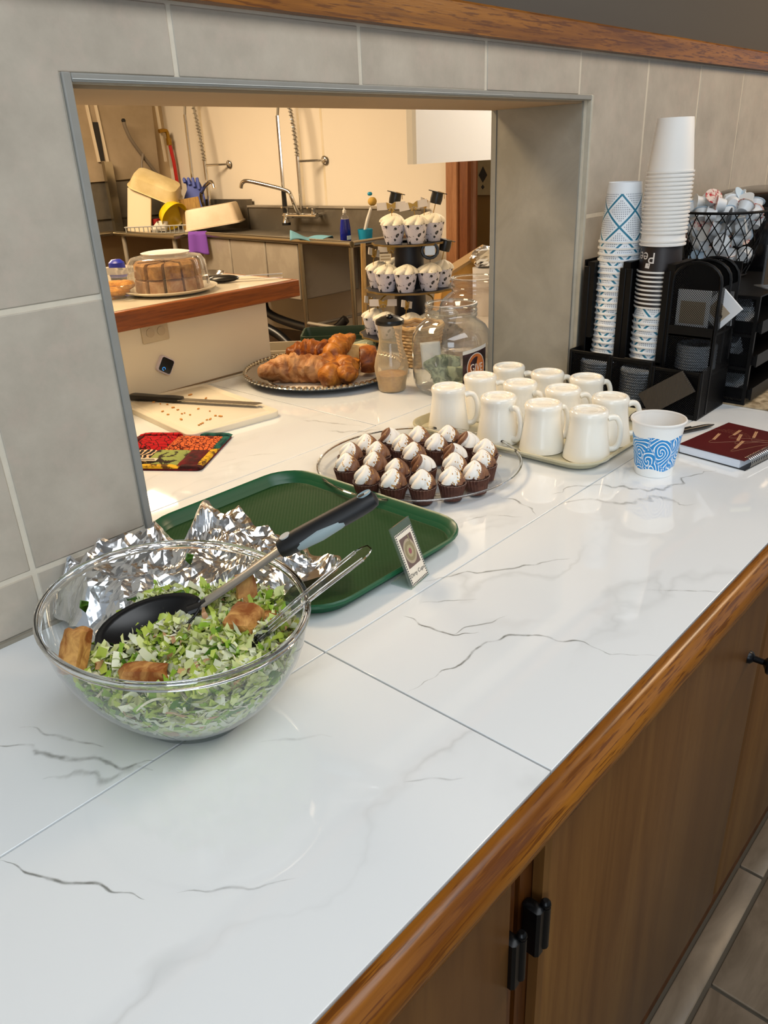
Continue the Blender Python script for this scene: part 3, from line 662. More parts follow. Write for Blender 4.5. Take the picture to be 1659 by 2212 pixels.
# ------------------------------------------------------------------ foil
FOIL = NT('aluminium_foil'); _v = FOIL.coord()
FOIL.pbr(lin('#e2e3e6'), .14, 1., FOIL.bump(FOIL.noise(_v,42,2),.35,.004)); FOIL = FOIL.m
random.seed(5)
def foilf(u, v):
    x = .318+.300*u+.02*MN.noise(Vector((v*6,1,0))); y = .66+.205*v+.02*MN.noise(Vector((u*6,7,0)))
    if x < .40: y += (.40-x)*.55
    q = Vector((x*13,y*13,0))
    rid = 1-abs(MN.noise(q))*2.2; rid2 = 1-abs(MN.noise(q*2.1+Vector((5,2,1))))*2; rid3 = 1-abs(MN.noise(q*4.4+Vector((1,8,3))))*2; rid4 = MN.noise(q*9)
    edge = min(u,1-u,v,1-v); e = min(1,edge/.10)
    back = max(0,(v-.30))/.70
    z = .934+.006*e+(.018+.052*back)*(.45+.55*rid)*e*(1 if u<.8 else .7) + (.013*rid2+.003*rid3)*(.3+.7*e)
    lean = .012*MN.noise(q*1.7+Vector((0,0,9)))
    if x > .49: z = max(z, .9445)
    z = max(z,.9235)
    x += lean*.6; y += lean*.6
    br = bowl_r(min(z-ZC,.122))+.05
    dx = (x-BX)/SX; dy = (y-BY)/SY; rr = sqrt(dx*dx+dy*dy)
    if rr < br: k = br/max(rr,.2); x = BX+(x-BX)*k; y = BY+(y-BY)*k
    if x < OX0+.02: y = min(y, WF-.003-.004*(1+MN.noise(q*3)))
    return (x, y, z)
fo = MB().grid(foilf,62,50).build('foil_sheet', FOIL, None, flatshade=True)
tag(fo, 'crumpled aluminium foil lying behind the salad bowl', 'foil')
# ------------------------------------------------------------------ little sign
sgn = thing('table_sign', 'small acrylic stand with a Dirty Cups card', 'sign', (.652,.569,ZC+.0005), math.atan2(.008,.045))
Wd, Ht = .0465, .084; lean_ = Matrix.Rotation(radians(-21),4,'X') @ Matrix.Rotation(pi/2,4,'X')
ACR = m_clear('acrylic',(.93,.96,.95,1),1.49,.02,.05)
MB().bb(0,Wd,0,Ht,-.0012,.0012).xf(Matrix.Translation((0,.001,.001)) @ lean_).build('stand_front', ACR, sgn)
MB().bb(0,Wd,.0005,.032,0,.0015).build('stand_base', ACR, sgn)
cardm = flat('cream_card','#e6dccb',.6)
cdo = MB().bb(.003,Wd-.003,.002,Ht-.011,.0013,.0016).xf(Matrix.Translation((0,.001,.001)) @ lean_).build('card', cardm, sgn)
pg = MB(); x0,x1,y0,y1 = .0045,Wd-.0045,.0035,Ht-.0125
def plus(cx,cy,s): pg.bb(cx-s,cx+s,cy-s*.4,cy+s*.4,.0016,.0018); pg.bb(cx-s*.4,cx+s*.4,cy-s,cy+s,.0016,.0018)
for i in range(12): plus(x0+(x1-x0)*i/11,y0,.0012); plus(x0+(x1-x0)*i/11,y1,.0012)
for i in range(1,21): plus(x0,y0+(y1-y0)*i/21,.0012); plus(x1,y0+(y1-y0)*i/21,.0012)
pg.xf(Matrix.Translation((0,.001,.001)) @ lean_).build('card_border', flat('ink_grey','#3b3f45',.7), cdo)
pc = MB().bb(.009,Wd-.009,.024,Ht-.019,.0016,.0018).xf(Matrix.Translation((0,.001,.001)) @ lean_).build('card_picture', flat('brown_print','#6b5650',.7), cdo)
cb_ = MB()
for r0,z_,mi in ((.0135,.0019,0),(.0105,.0020,1),(.0065,.00205,2),(.0032,.0021,3)):
    cb_.lathe([(.00001,z_),(r0,z_),(r0,.0017)],28,c=(Wd/2,.044,0),sy=1.25,mi=mi)
cb_.box((Wd/2+.006,.058,.0019),(.0022,.013,.0004),mi=1)
cb_.xf(Matrix.Translation((0,.001,.001)) @ lean_).build('picture_cup', [flat('cup_tan','#a99a80',.7),flat('cup_olive','#8d8160',.7),flat('cup_tan2','#a79a78',.7),flat('cup_red','#92565a',.7)], cdo)
tv, tf = text_geo('Dirty Cups', .0075)
MB().add([(v.x+Wd/2,v.y+.0145,.0019) for v in tv], tf).xf(Matrix.Translation((0,.001,.001)) @ lean_).build('card_text', flat('ink_black','#26262a',.7), cdo)
# ------------------------------------------------------------------ glass platter with mini cupcakes
PLX, PLY, PLR = .984, .834, .181
gp = thing('dessert_plate', 'round clear plastic platter holding mini chocolate cupcakes', 'plate', (PLX,PLY,ZC))
MB().lathe([(.0001,.0035),(.125,.0035),(.140,.006),(.170,.013),(.1795,.0165)],72).build('dish', m_clear('platter_plastic',(.94,.945,.945,1),1.45,.04,.08), gp)
MB().lathe([(.1765,.0155),(.1795,.0150),(.1818,.0168),(.1808,.0185),(.1775,.0180),(.1765,.0155)],72).build('rim', m_glass('platter_rim_plastic'), gp)
MB().lathe([(.122,.0005),(.125,.0005),(.125,.0033),(.122,.0033),(.122,.0005)],64).build('foot_ring', CLSP, gp)
CHOC = m_two('chocolate_cake','#2a130c','#45231a',90,.35,.65,.9,0,.6)
WRAP = m_two('brown_cupcake_paper','#4a281d','#6a4030',60,.4,.7,.55)
WRAPL = flat('paper_edge','#9a8072',.6)
WHIP = flat('white_frosting','#f0ede6',.45,spec=.4); MOCHA = m_two('chocolate_frosting','#6b442e','#835a40',50,.3,.7,.45)
CRUMB = m_two('graham_crumb','#a9783c','#d2a868',120,.4,.6,.9)
def swirl_mesh(b, R, z0, H, lobes, tw, white_frac, mats, ph=0., sq=1.):
    NU, NV = 60, 12; vs = []; 
    for j in range(NV+1):
        t = j/NV; rr = R*(1-t)**.58*(1.0+.12*sin(t*pi)) if t < 1 else .0008
        for i in range(NU):
            a = 2*pi*i/NU; k = .74+.40*abs(cos((a*lobes - t*tw)/2))**.55
            off = .22*R*t*t
            vs.append((rr*k*cos(a)+off*cos(ph), rr*k*sin(a)+off*sin(ph), z0+H*(t**.85)))
    for j in range(NV):
        for i in range(NU):
            a = (2*pi*i/NU - (j/NV)*tw/lobes*1.2 - ph) % (2*pi); mi = mats[0] if a < 2*pi*white_frac else mats[1]
            if random.random() < .012 + (.20 if a > 2*pi*(white_frac-.06) and a < 2*pi*(white_frac+.04) else 0): mi = mats[2]
            k = (i+1)%NU; b.add([vs[j*NU+i],vs[j*NU+k],vs[(j+1)*NU+k],vs[(j+1)*NU+i]],[(0,1,2,3)],mi)
def weld(o, d=1e-5):
    bm = bmesh.new(); bm.from_mesh(o.data); bmesh.ops.remove_doubles(bm, verts=bm.verts, dist=d); bm.to_mesh(o.data); bm.free(); return o
def mini_cupcake(seed, label, group):
    random.seed(seed)
    r = thing('mini_cupcake', label, 'cupcake', group=group)
    pl = lambda a,z: 1+.045*cos(26*a)*(z/.026)
    MB().lathe([(.0165,.0003),(.0168,.001),(.0195,.014),(.0225,.0275)],78,cap0=True,rf=pl,mi=0).lathe([(.0225,.0275),(.0228,.0285),(.0215,.0275),(.0190,.018)],78,rf=pl,mi=1).build('paper_case', [WRAP,WRAPL], r, smooth=25)
    MB().lathe([(.0190,.018),(.0208,.0245),(.0190,.0295),(.011,.032),(.0001,.0325)],30,rf=lambda a,z: 1+.05*sin(7*a+seed)).build('cake', CHOC, r)
    b = MB(); swirl_mesh(b,.0195,.0295,.0250,5,5.2,random.uniform(.46,.56),(0,1,2),seed*1.3)
    o = weld(b.build('frosting', [WHIP,MOCHA,CRUMB], r)); 
    bm = bmesh.new(); bm.from_mesh(o.data); bmesh.ops.recalc_face_normals(bm, faces=bm.faces); bm.to_mesh(o.data); bm.free()
    o.data.polygons.foreach_set('use_smooth',[True]*len(o.data.polygons)); o.data.set_sharp_from_angle(angle=radians(80))
    return r
rows = [('front',[(0.852,0.881),(0.827,0.806),(0.827,0.761),(0.852,0.721),(0.902,0.704),(0.947,0.683)]),
 ('second',[(0.888,0.849),(0.88,0.793),(0.929,0.775),(0.962,0.737),(1.001,0.705)]),
 ('third',[(0.896,0.917),(0.927,0.882),(0.961,0.826),(1.003,0.768),(1.046,0.736)]),
 ('back',[(0.943,0.916),(0.998,0.913),(0.985,0.87),(1.034,0.872),(1.019,0.823),(1.068,0.83),(1.063,0.786)])]
P_ = [[x,y,rn,i,len(l)] for rn,l in rows for i,(x,y) in enumerate(l)]
for it in range(60):
    for a in P_:
        for b in P_:
            if a is b: continue
            d = sqrt((a[0]-b[0])**2+(a[1]-b[1])**2)
            if d < .0475: k = (.0475-d)/2/max(d,1e-4); a[0]+=(a[0]-b[0])*k; a[1]+=(a[1]-b[1])*k; b[0]-=(a[0]-b[0])*k; b[1]-=(a[1]-b[1])*k
        dx,dy = a[0]-PLX,a[1]-PLY; q = sqrt(dx*dx+dy*dy)
        if q > .152: a[0] = PLX+dx*.152/q; a[1] = PLY+dy*.152/q
protos = []
for n_,(x,y,rn,i,N) in enumerate(P_):
    lab = 'mini chocolate cupcake, %s from the left in the %s row on the clear platter' % (ORD[i], rn)
    if n_ < 6: o = mini_cupcake(n_+3, lab, 'mini cupcakes on the clear platter'); protos.append(o)
    else: o = dup(protos[n_%6], label=lab)
    o.location = (x,y,ZC+.0036+.0003); dz = random.uniform(-.25,.25)
    o.rotation_euler = (random.uniform(-.06,.06), random.uniform(-.06,.06), .75+dz - (n_%6+3)*1.3 + (2.3 if n_ in (8,14,17,22) else 0))
random.seed(3)
crm = MB()
for k in range(46):
    a = random.uniform(-1.2,2.6); q = random.uniform(.10,.165); s_ = random.uniform(.001,.0028)
    crm.box((PLX+q*cos(a-.6),PLY+q*sin(a-.6),ZC+.0052+max(0,(q-.13))*.25),(s_*1.4,s_,s_*.7),Matrix.Rotation(random.uniform(0,3),3,'Z'))
tag(crm.build('cupcake_crumbs', flat('pale_crumb','#d9c7a4',.9)), 'pale cake crumbs scattered on the clear platter', 'crumbs', kind='stuff')

# ------------------------------------------------------------------ beige tray with mugs
BEIGE = m_two('worn_beige_tray','#b5ae90','#c6c0a6',14,.35,.6,.4)
mt = thing('mug_tray', 'speckled beige cafeteria tray under the white mugs', 'tray', (1.298,.783,ZC+.0005))
HX, HY = .162, .196
MB().loft(trayrings(HX,HY,.04,[(-.006,0),(.0,.002),(.006,.014),(.0105,.0172),(.0140,.0165),(.0142,.0135),(.0110,.0135),(.0045,.0125),(-.002,.0045)]),True,False).build('rim', BEIGE, mt)
MB().loft(trayrings(HX,HY,.04,[(-.002,.0045),(-.004,.004)]),False,True).build('tray_floor', BEIGE, mt)
MUGM = flat('milk_glass','#f1eee4',.12,spec=.6)
mugs = [((1.180,.919),'far row','leftmost',-.95),((1.281,.915),'far row','second',-.95),((1.379,.910),'far row','third',-1.1),((1.180,.800),'second row','leftmost',-1.75),((1.281,.818),'second row','middle',-1.6),((1.378,.815),'second row','rightmost',-.55),((1.292,.729),'third row','middle',-.8),((1.388,.731),'third row','rightmost',-.5),((1.188,.708),'third row','leftmost, plain face',-.35),((1.198,.622),'near row','left',-.85),((1.292,.630),'near row','right, handle to the side',-.75)]
def make_mug(label, g):
    r = thing('mug', label, 'mug', group=g)
    outer = [(.0405,.0),(.0420,.0015),(.0412,.006),(.0375,.028),(.0340,.052),(.0325,.066),(.0328,.074),(.0342,.0795),(.0338,.0845),(.0315,.0880),(.0285,.0890),(.0265,.0882),(.0250,.0862),(.0248,.0848),(.0160,.0848),(.0150,.0853),(.0140,.0848),(.0001,.0848)]
    inner = [(.0405,.0),(.0385,.002),(.034,.028),(.030,.060),(.027,.078),(.0001,.080)]
    MB().lathe(outer,48).lathe(inner,48).build('body', MUGM, r, smooth=50)
    pts = smooth_path([(.0335,0,.070),(.0410,0,.0720),(.0500,0,.0690),(.0560,0,.056),(.0575,0,.038),(.0550,0,.022),(.0485,0,.0135),(.0390,0,.0120)],5)
    rr = [.0062-.0012*sin(pi*i/(len(pts)-1)) for i in range(len(pts))]
    MB().tube(pts,rr,12,flat_=1.0).build('handle', MUGM, r, smooth=60)
    return r
mp = None
for (x,y),row,pos,an in mugs:
    lab = 'white milk-glass mug upside down on beige tray, %s, %s' % (row, pos); g = 'white mugs on the beige tray'
    if mp is None: mp = make_mug(lab,g); o = mp
    else: o = dup(mp,label=lab)
    o.location = (x,y,ZC+.0050); o.rotation_euler = (0,0,an)
tsn = thing('teaspoon', 'grey metal teaspoon tip on the corner of the beige tray', 'spoon', (1.440,.640,ZC+.006), -.4)
MB().grid(lambda u,v: ((v*.020)*cos(2*pi*u),(v*.013)*sin(2*pi*u),.012-.006*(1-v*v)+.012*cos(2*pi*u)*v*.6),20,5).build('scoop', flat('worn_steel','#8b857d',.35,.8), tsn, solid=.001)
MB().tube([(-.018,0,.007),(-.045,0,.004),(-.075,0,.0035)],[.0028,.002,.003],8,flat_=.5).build('handle', flat('worn_steel','#8b857d',.35,.8), tsn)

# ------------------------------------------------------------------ single paper cup with blue swirls
pcp = thing('paper_cup', 'white paper cup printed with blue swirls standing alone by the book', 'cup', (1.211,.502,ZC+.0003), 1.2)
H_ = .095
MB().lathe([(.0305,.0),(.0308,.002),(.0428,H_-.002)],64,mi=0).lathe([(.0425,H_-.002),(.0300,.005),(.0001,.005)],64,mi=1).build('wall', [m_swirl(),PAPERW], pcp)
MB().lathe([(.0424,H_-.0035),(.0445,H_-.0030),(.0452,H_-.0005),(.0442,H_+.0012),(.0425,H_+.0008),(.0420,H_-.0015),(.0424,H_-.0035)],64).build('rolled_rim', PAPERW, pcp)
# ------------------------------------------------------------------ burgundy book and pen
bk = thing('spiral_book', 'burgundy spiral bound book with gold wheat sprays on cover', 'book', (1.302,.381,ZC+.0004), math.atan2(-.025,.162))
LW, LD, TH = .166, .125, .0175
def m_cover():
    t = NT('burgundy_cover'); v = t.coord(); n = t.noise(v, 12, 3)
    t.pbr(t.mix(n, lin('#3f0a0d'), lin('#5a1013')), .42); return t.m
MB().bb(.001,LW,.012,LD-.001,.0015,TH-.0015).build('pages', m_two('page_block','#c9d2e0','#e3e8f0',40,.3,.7,.8,stretch=(1,1,60)), bk)
cv = MB().bb(0,LW+.001,.004,LD,TH-.0015,TH).build('cover', m_cover(), bk)
MB().bb(.0,LW+.001,0,LD,0,.0014).build('back_cover', BLACKP, bk)
wh = MB(); st = MB(); random.seed(21)
for (x,y,a,n) in ((.062,.095,-2.9,9),(.085,.062,-2.8,9),(.045,.045,-2.95,11),(.118,.050,-2.8,9),(.108,.082,-3.0,8)):
    a = a+pi
    for k in range(n):
        q = k*.0042; px_,py_ = x+q*cos(a), y+q*sin(a)
        for s_ in (-1,1):
            wh.box((px_-.0012*s_*sin(a),py_+.0012*s_*cos(a),TH+.0002),(.0042,.0018,.0004),Matrix.Rotation(a+.45*s_,3,'Z'))
    st.tube(smooth_path([(x,y,TH+.0001),(x-.02*cos(a),y-.02*sin(a),TH+.0001),(x*.5+.06,y*.5,TH+.0001),(.115,.006,TH+.0001)],4),.0004,4)
wh.build('wheat_print', flat('gold_foil','#c99a72',.45), cv); st.build('stem_print', flat('dull_gold','#7b4a2a',.5), cv)
tx = MB()
for i,wd in enumerate((.040,.052,.060,.066)):
    k = .150-i*.0; 
    for j in range(int(wd/.006)): tx.bb(.128-i*.0055,.1295-i*.0055,.100-wd/2*1.2+j*.0065-.02+.012,.1045-wd/2*1.2+j*.0065-.02+.012,TH,TH+.0003)
tx.build('cover_text', flat('faint_gold','#6f3a2c',.5), cv)
co_ = MB()
for k in range(26):
    x = .014+k*.0058
    co_.tube([(x+.0006*a, .007+.0090*cos(a), TH/2+.0096*sin(a)) for a in [i*2*pi/10 for i in range(11)]],.0008,5)
co_.build('spiral_binding', flat('nickel_wire','#c7c2ba',.25,.9), bk)
pn = thing('pen', 'black pen lying between the paper cup and the burgundy book', 'pen', (1.395,.555,ZC+.0048), -.42)
MB().lathe([(.0045,0),(.0048,.01),(.0048,.085),(.0036,.098),(.001,.112)],14,cap0=True,cap1=True).xf(Matrix.Rotation(pi/2,4,'Y')).build('barrel', BLACKP, pn)
MB().box((.03,0,.0062),(.045,.0025,.0012)).build('clip', BLKGLOSS, pn)

# ------------------------------------------------------------------ black mesh organiser with cup slots
og = thing('cup_organizer', 'black wire mesh organiser holding paper cups, lids and tea', 'organizer', (0,0,0))
def frame_y(x, y0, y1, z0, z1, t=.004, nm='frame'):   # rectangular frame in the plane x
    b = MB(); b.bb(x-t/2,x+t/2,y0,y0+t*1.6,z0,z1).bb(x-t/2,x+t/2,y1-t*1.6,y1,z0,z1).bb(x-t/2,x+t/2,y0+t*1.6,y1-t*1.6,z0,z0+t*1.6).bb(x-t/2,x+t/2,y0+t*1.6,y1-t*1.6,z1-t*1.6,z1); return b
YR, YL = .550, .842; XF, XM, XB = 1.512, 1.553, 1.650
ZL, ZU = 1.030, 1.212
MB().bb(XF,XB,YR,YL,ZC+.0005,ZC+.004).build('base_plate', BLACKM, og)
MB().bb(XB-.003,XB,YR,YL,ZC+.004,ZU).build('back_panel', BLACKM, og)
MB().bb(XF,XM,YL-.003,YL,ZC+.004,ZL).bb(XM,XB-.003,YL-.003,YL,ZC+.004,ZU).build('side_panel', BLACKM, og)
MB().bb(XF,XB-.003,YR,YR+.0008,ZC+.004,ZL-.005).bb(XM,XB-.003,YR,YR+.0008,ZL-.005,1.175).build('side_mesh', MESHX, og)
for y0,y1,z1 in ((.746,.842,ZL),(.652,.746,ZL-.004),(.550,.652,ZL-.012)):
    MB().bb(XF,XF+.0008,y0,y1,ZC+.004,z1).build('front_mesh', MESH, og)
    frame_y(XF,y0,y1,ZC+.004,z1).build('front_frame', BLACKM, og, bevel=.0012)
for y in (.652,.746):
    MB().bb(XF+.002,XB-.003,y-.002,y+.002,ZC+.004,1.008).bb(XM,XB-.003,y-.008,y+.008,1.008,ZU).build('divider', BLACKM, og)
MB().bb(XM,XB-.003,.655,YL-.003,1.010,1.014).build('cup_shelf', BLACKM, og)
for a,b in ((.746,.842),(.652,.746)):   # U-shaped openings in front of the cup stacks
    u = MB(); t = .014
    for y_ in (a,b-t): u.bb(XM-.002,XM+.002,y_,y_+t,1.008,ZU-.012)
    u.bb(XM-.002,XM+.002,a,b,1.002,1.018); u.build('slot_frame', BLACKM, og, bevel=.003)
MB().bb(XM,XB-.003,.818,.834,1.05,ZU-.004).build('post', BLACKM, og)
# tea section with an arched front and arched divider sheets
def arch(x, y0, y1, z0, zt, t, n=10):
    r = (y1-y0)/2; cy = (y0+y1)/2; pts = [(cy+r*cos(pi*i/n), zt-r*.75+r*.75*sin(pi*i/n)) for i in range(n+1)]
    ri = r-t; inn = [(cy+ri*cos(pi*i/n), zt-r*.75+(r*.75-t)*sin(pi*i/n)) for i in range(n,-1,-1)]
    return [(x,)+p for p in pts], [(x,)+p for p in inn], [(y1,z0)]+pts+[(y0,z0)]
for x in (XM+.001, XM+.047, XB-.006):
    o_, i_, poly = arch(x,.552,.646,1.085,ZU+.006,.006)
    fr = MB()
    pa = [(x,.552,1.02)]+[p for p in o_[::-1]]+[(x,.646,1.02)]
    fr.tube(pa,.0042,6,flat_=.8); fr.build('arch_frame', BLACKM, og)
    MB().prism(poly,x-.0004,x+.0004,axis='x').build('arch_mesh', MESH, og)
MB().bb(XM,XB-.003,.552,.646,1.082,1.085).bb(XM-.002,XM+.002,.552,.648,1.074,1.096).build('tea_shelf', BLACKM, og)
MB().bb(XM,XM+.0008,.552,.648,1.0,1.078).build('front_mesh', MESH, og)
frame_y(XM,.550,.650,.995,1.080).build('front_frame', BLACKM, og, bevel=.0012)
frame_y(0,XM,XB,1.083,1.12,.003).xf(Matrix(((0,1,0,0),(1,0,0,YR),(0,0,1,0),(0,0,0,1)))).build('side_frame', BLACKM, og)
MB().bb(XF,XF+.006,YR-.001,YR+.005,ZC+.004,ZL-.012).bb(XM-.002,XM+.005,YR-.001,YR+.005,ZC+.004,1.14).build('corner_post', BLACKM, og)
# lids behind the mesh
LIDM = flat('grey_white_lid','#aab4bf',.45)
def lid_stack(x,y,z0,n,r,where,step=.0062):
    for k in range(n):
        o = MB().lathe([(.0001,.004),(r*.8,.004),(r*.86,.0055),(r*.93,.0055),(r,.002),(r,.0),(r*.97,.0),(r*.9,.003),(r*.8,.0025),(.0001,.0025)],24).build('cup_cover', LIDM)
        o.location = (x,y,z0+k*step); tag(o,'pale cup lid in the %s, %s from below'%(where,ORD[k]),'lid','lids in the '+where)
lid_stack(1.562,.794,ZC+.0045,13,.042,'front pocket below the first cup column'); lid_stack(1.562,.699,ZC+.0045,12,.042,'front pocket below the second cup column')
lid_stack(1.599,.600,1.006,8,.040,'middle pocket below the tea')
MB().bb(XM,XB-.003,.552,.646,1.000,1.0045).build('lid_shelf', BLACKM, og)
# tea packets
TEA = flat('tea_paper','#d9dce0',.6); TEAB = flat('tea_print','#a3947e',.7); TEAT = flat('teal_print','#2b8fa6',.6)
for i,(x,y,z,rx,lab,m2,bx) in enumerate(((1.566,.605,1.087,.10,'white tea packet with tan print behind the arched mesh front',TEAB,.008),(1.574,.575,1.108,.75,'tilted white tea packet sticking out of the organiser side',TEAB,.010),(1.622,.585,1.087,.05,'white and teal tea packet in the rear tea slot',TEAT,.012),(1.634,.570,1.087,-.05,'narrow white packet with teal base at the back of the tea slots',TEAT,.012))):
    q = thing('tea_packet', lab, 'tea packet', (x,y,z)); q.rotation_euler = (rx if i else 0,0,0)
    hw, hh = (.033,.078) if i == 0 else (.028,.062) if i == 1 else (.02,.068)
    MB().bb(-.002,.002,-hw,hw,0,hh).build('sachet', TEA, q, bevel=.001)
    MB().bb(-.0026,-.002,-hw+bx,hw-bx,.012,hh-.022).build('print', m2, q)
# brown corrugated sleeve leaning on the organiser
slv = thing('cup_sleeve_bundle', 'dark brown ribbed card sleeve tilted in front of the mesh', 'sleeve', (XF-.009,.5935,.970))
def m_ribs():
    t = NT('ribbed_card'); v = t.coord(); sx = t.n('ShaderNodeSeparateXYZ'); t.l(v, sx.inputs[0])
    s_ = t.math('SINE', t.math('MULTIPLY', sx.outputs[1], 2400)); c = t.mix(t.math('MULTIPLY_ADD', s_, .5, .5), lin('#2a241d'), lin('#4f463a')); t.pbr(c, .8, 0, t.bump(s_,.4,.001)); return t.m
MB().prism([(-.055,-.020),(.050,-.026),(.053,.024),(-.050,.028)],-.004,.004,axis='x').xf(Matrix.Rotation(radians(-33),4,'X')).build('card', m_ribs(), slv)
slv.location = (XF-.007,.615,.968)
# ------------------------------------------------------------------ stacks of paper cups, every cup a thing
LAT = m_lattice(); BRN = flat('dark_brown_cup','#221b1b',.45)
def cup_mesh(name, wallm, h=.115, r0=.0455, r1=.0335):
    b = MB()
    b.lathe([(r0-.0022,.003),(r0-.0002,.0028),(r0,.0012),(r0-.0006,-.0006),(r0-.0022,-.0008),(r0-.003,.001),(r0-.0022,.003)],40,mi=1)
    b.lathe([(r0-.0026,.0025),(r1,h-.001),(r1-.0006,h),(r1-.0016,h),(r1-.0018,h-.004),(.0001,h-.004)],40,mi=0)
    return b.build(name, [wallm,PAPERW])
CUPK = {'lat': cup_mesh('paper_cup', LAT), 'brn': cup_mesh('paper_cup', BRN), 'wht': cup_mesh('paper_cup', PAPERW, .0955, .0455, .0335)}
used = set()
def cup(kind, x, y, z, label, group, rz):
    o = CUPK[kind]
    if kind in used: o = o.copy(); COL.objects.link(o)
    used.add(kind); o.location = (x,y,z); o.rotation_euler = (0,0,rz); tag(o,label,'cup',group); return o
S1 = (1.601,.788); S2 = (1.601,.697)
random.seed(9)
for k in range(20):
    n_ = 19-k; cup('lat',S1[0]+.0008*sin(k*2.1),S1[1]+.0008*cos(k*1.7),1.0152+k*.01215,'upside down blue lattice paper cup, %s from the top of the lattice stack'%ORD[n_],'blue lattice cups in the first column',random.uniform(0,6.28) if k<19 else .35)
z = 1.0152
for k in range(8): cup('lat',S2[0],S2[1],z+k*.0122,'blue lattice paper cup at the bottom of the white-topped stack, %s from below'%ORD[k],'blue lattice cups under the brown cups',random.uniform(0,6.28))
z += 7*.0122+.021
for k in range(9): cb2 = cup('brn',S2[0],S2[1],z+k*.0088,'dark brown paper cup in the white-topped stack, %s from below'%ORD[k],'dark brown cups in the second column',0)
ztop_b = z+8*.0088
tv, tf = text_geo("Peet's", .030, 'LEFT')
def wrapc(pts, z0, ang):   # lettering turned upside down with the cup and wrapped round its wall
    out = []
    for x_, y_ in pts:
        z_ = z0-y_; a = ang-x_/.041; rr = .0429-.0094*z_/.112+.0005
        out.append((rr*cos(a), rr*sin(a), z_))
    return out
MB().add(wrapc([(v.x,v.y) for v in tv], .030, 3.30), tf).build('cup_lettering', flat('white_ink','#e2ddd8',.6), cb2)
MB().add(wrapc([(-.005,-.005),(.005,-.005),(.006,.004),(-.004,.005)], .0135, 2.95),[(0,1,2,3)]).build('cup_emblem', flat('white_ink','#e2ddd8',.6), cb2)
z0w = 1.2435
for k in range(18):
    lz = 'topmost white paper cup crowning the taller stack' if k==17 else 'upside down white paper cup, %s from the top of the taller stack'%ORD[17-k]
    cup('wht',S2[0]+.0006*k*.3,S2[1],z0w+k*.0074+(.008 if k>1 else 0),lz,'white cups on the taller stack',0)

# ------------------------------------------------------------------ rack, mat, creamer basket, coffee machine
mat_ = thing('counter_mat', 'mottled tan stone-look mat under the black tray rack', 'mat', (1.655,.452,ZC))
MB().cbox(0,.62,0,.36,.0003,.0032,.0008).build('slab', m_two('tan_granite','#7d6a4e','#c0ab8a',38,.35,.62,.5,.5), mat_)
rk = thing('tray_rack', 'black wire mesh rack of pull-out trays on the tan mat', 'rack', (1.660,.512,ZC+.0033))
RW, RD, RH = .33, .27, .222
for x in (0,RW): 
    MB().bb(x-.0004,x+.0004,.004,RD,.004,RH-.004).build('side_mesh', MESH, rk)
    MB().bb(x-.0035,x+.0035,-.003,.004,0,RH).bb(x-.0035,x+.0035,RD-.004,RD+.003,0,RH).bb(x-.003,x+.003,.004,RD-.004,0,.006).bb(x-.003,x+.003,.004,RD-.004,RH-.006,RH).bb(x-.002,x+.002,.004,RD-.004,.072,.078).bb(x-.002,x+.002,.004,RD-.004,.140,.146).build('side_frame', BLACKM, rk)
for k,zz in enumerate((.010,.080,.148)):
    q = MB().bb(.006,RW-.006,.0,RD-.01,zz,zz+.003).bb(.006,RW-.006,-.012,-.008,zz,zz+.026).bb(.006,.009,-.008,RD-.01,zz+.003,zz+.022).bb(RW-.009,RW-.006,-.008,RD-.01,zz+.003,zz+.022).build('sliding_tray', BLACKM, rk)
MB().bb(0,RW,0,RD,RH-.003,RH).build('top_panel', BLACKM, rk)
for k,(x,y,zz,sx_,sy_,sz_,hx,lab) in enumerate(((.075,.10,.0135,.11,.12,.018,'#c7d0da','pale packets lying in the bottom rack tray'),(.06,.11,.0835,.10,.12,.035,'#b9c0c8','white packets in the middle rack tray'),(.09,.11,.1515,.14,.13,.040,'#cfd6de','white packets in the top rack tray'))):
    q = thing('packet_pile', lab, 'packets', (1.660+x,.512+y,ZC+.0033+zz), .1*k)
    for j in range(4): MB().bb(-sx_/2+.004*j,sx_/2-.003*j,-sy_/2,sy_/2,j*sz_/4,(j+.9)*sz_/4).xf(Matrix.Rotation(.06*(j-1),4,'Z')).build('packet', flat('packet_paper%d'%k,hx,.6), q)
bsk = thing('creamer_basket', 'round black wire basket full of creamer cups', 'basket', (1.902,.690,ZC+.0033+RH+.0005))
BR0, BR1, BH = .062, .093, .140
MB().lathe([(.0001,.0005),(BR0,.0005),(BR0,.003),(.0001,.003)],32).build('base', BLACKM, bsk)
def ringp(r,z,n=40): return [(r*cos(2*pi*i/n),r*sin(2*pi*i/n),z) for i in range(n)]
MB().tube(ringp(BR1,BH),.0028,8,closed=True).build('rim', BLACKM, bsk); MB().tube(ringp(BR0,.004),.0025,8,closed=True).build('bottom_ring', BLACKM, bsk)
NW = 20
for sgn_ in (1,-1):
    for k in range(NW):
        a0 = 2*pi*k/NW; pts = []
        for i in range(7):
            t = i/6; a = a0+sgn_*t*2*pi/NW*3.2; r = BR0+(BR1-BR0)*t**.8; pts.append((r*cos(a),r*sin(a),.004+(BH-.004)*t))
        MB().tube(pts,.00115,5).build('wire', BLACKM, bsk)
MB().tube(smooth_path([(-.060,-.032,.118),(-.070,-.036,.136),(-.092,-.040,.128),(-.095,-.040,.085),(-.102,-.026,.040),(-.108,-.004,.004)],5),.016,8,flat_=.12).build('strap', flat('black_strap','#17181a',.3), bsk)
CRW = flat('creamer_white','#dfe3e6',.4); CRL = [flat('creamer_foil_white','#e8eaea',.35), m_two('creamer_foil_red','#b8202a','#e4d3c6',120,.42,.52,.35), flat('creamer_foil_blue','#bcd3e6',.35)]
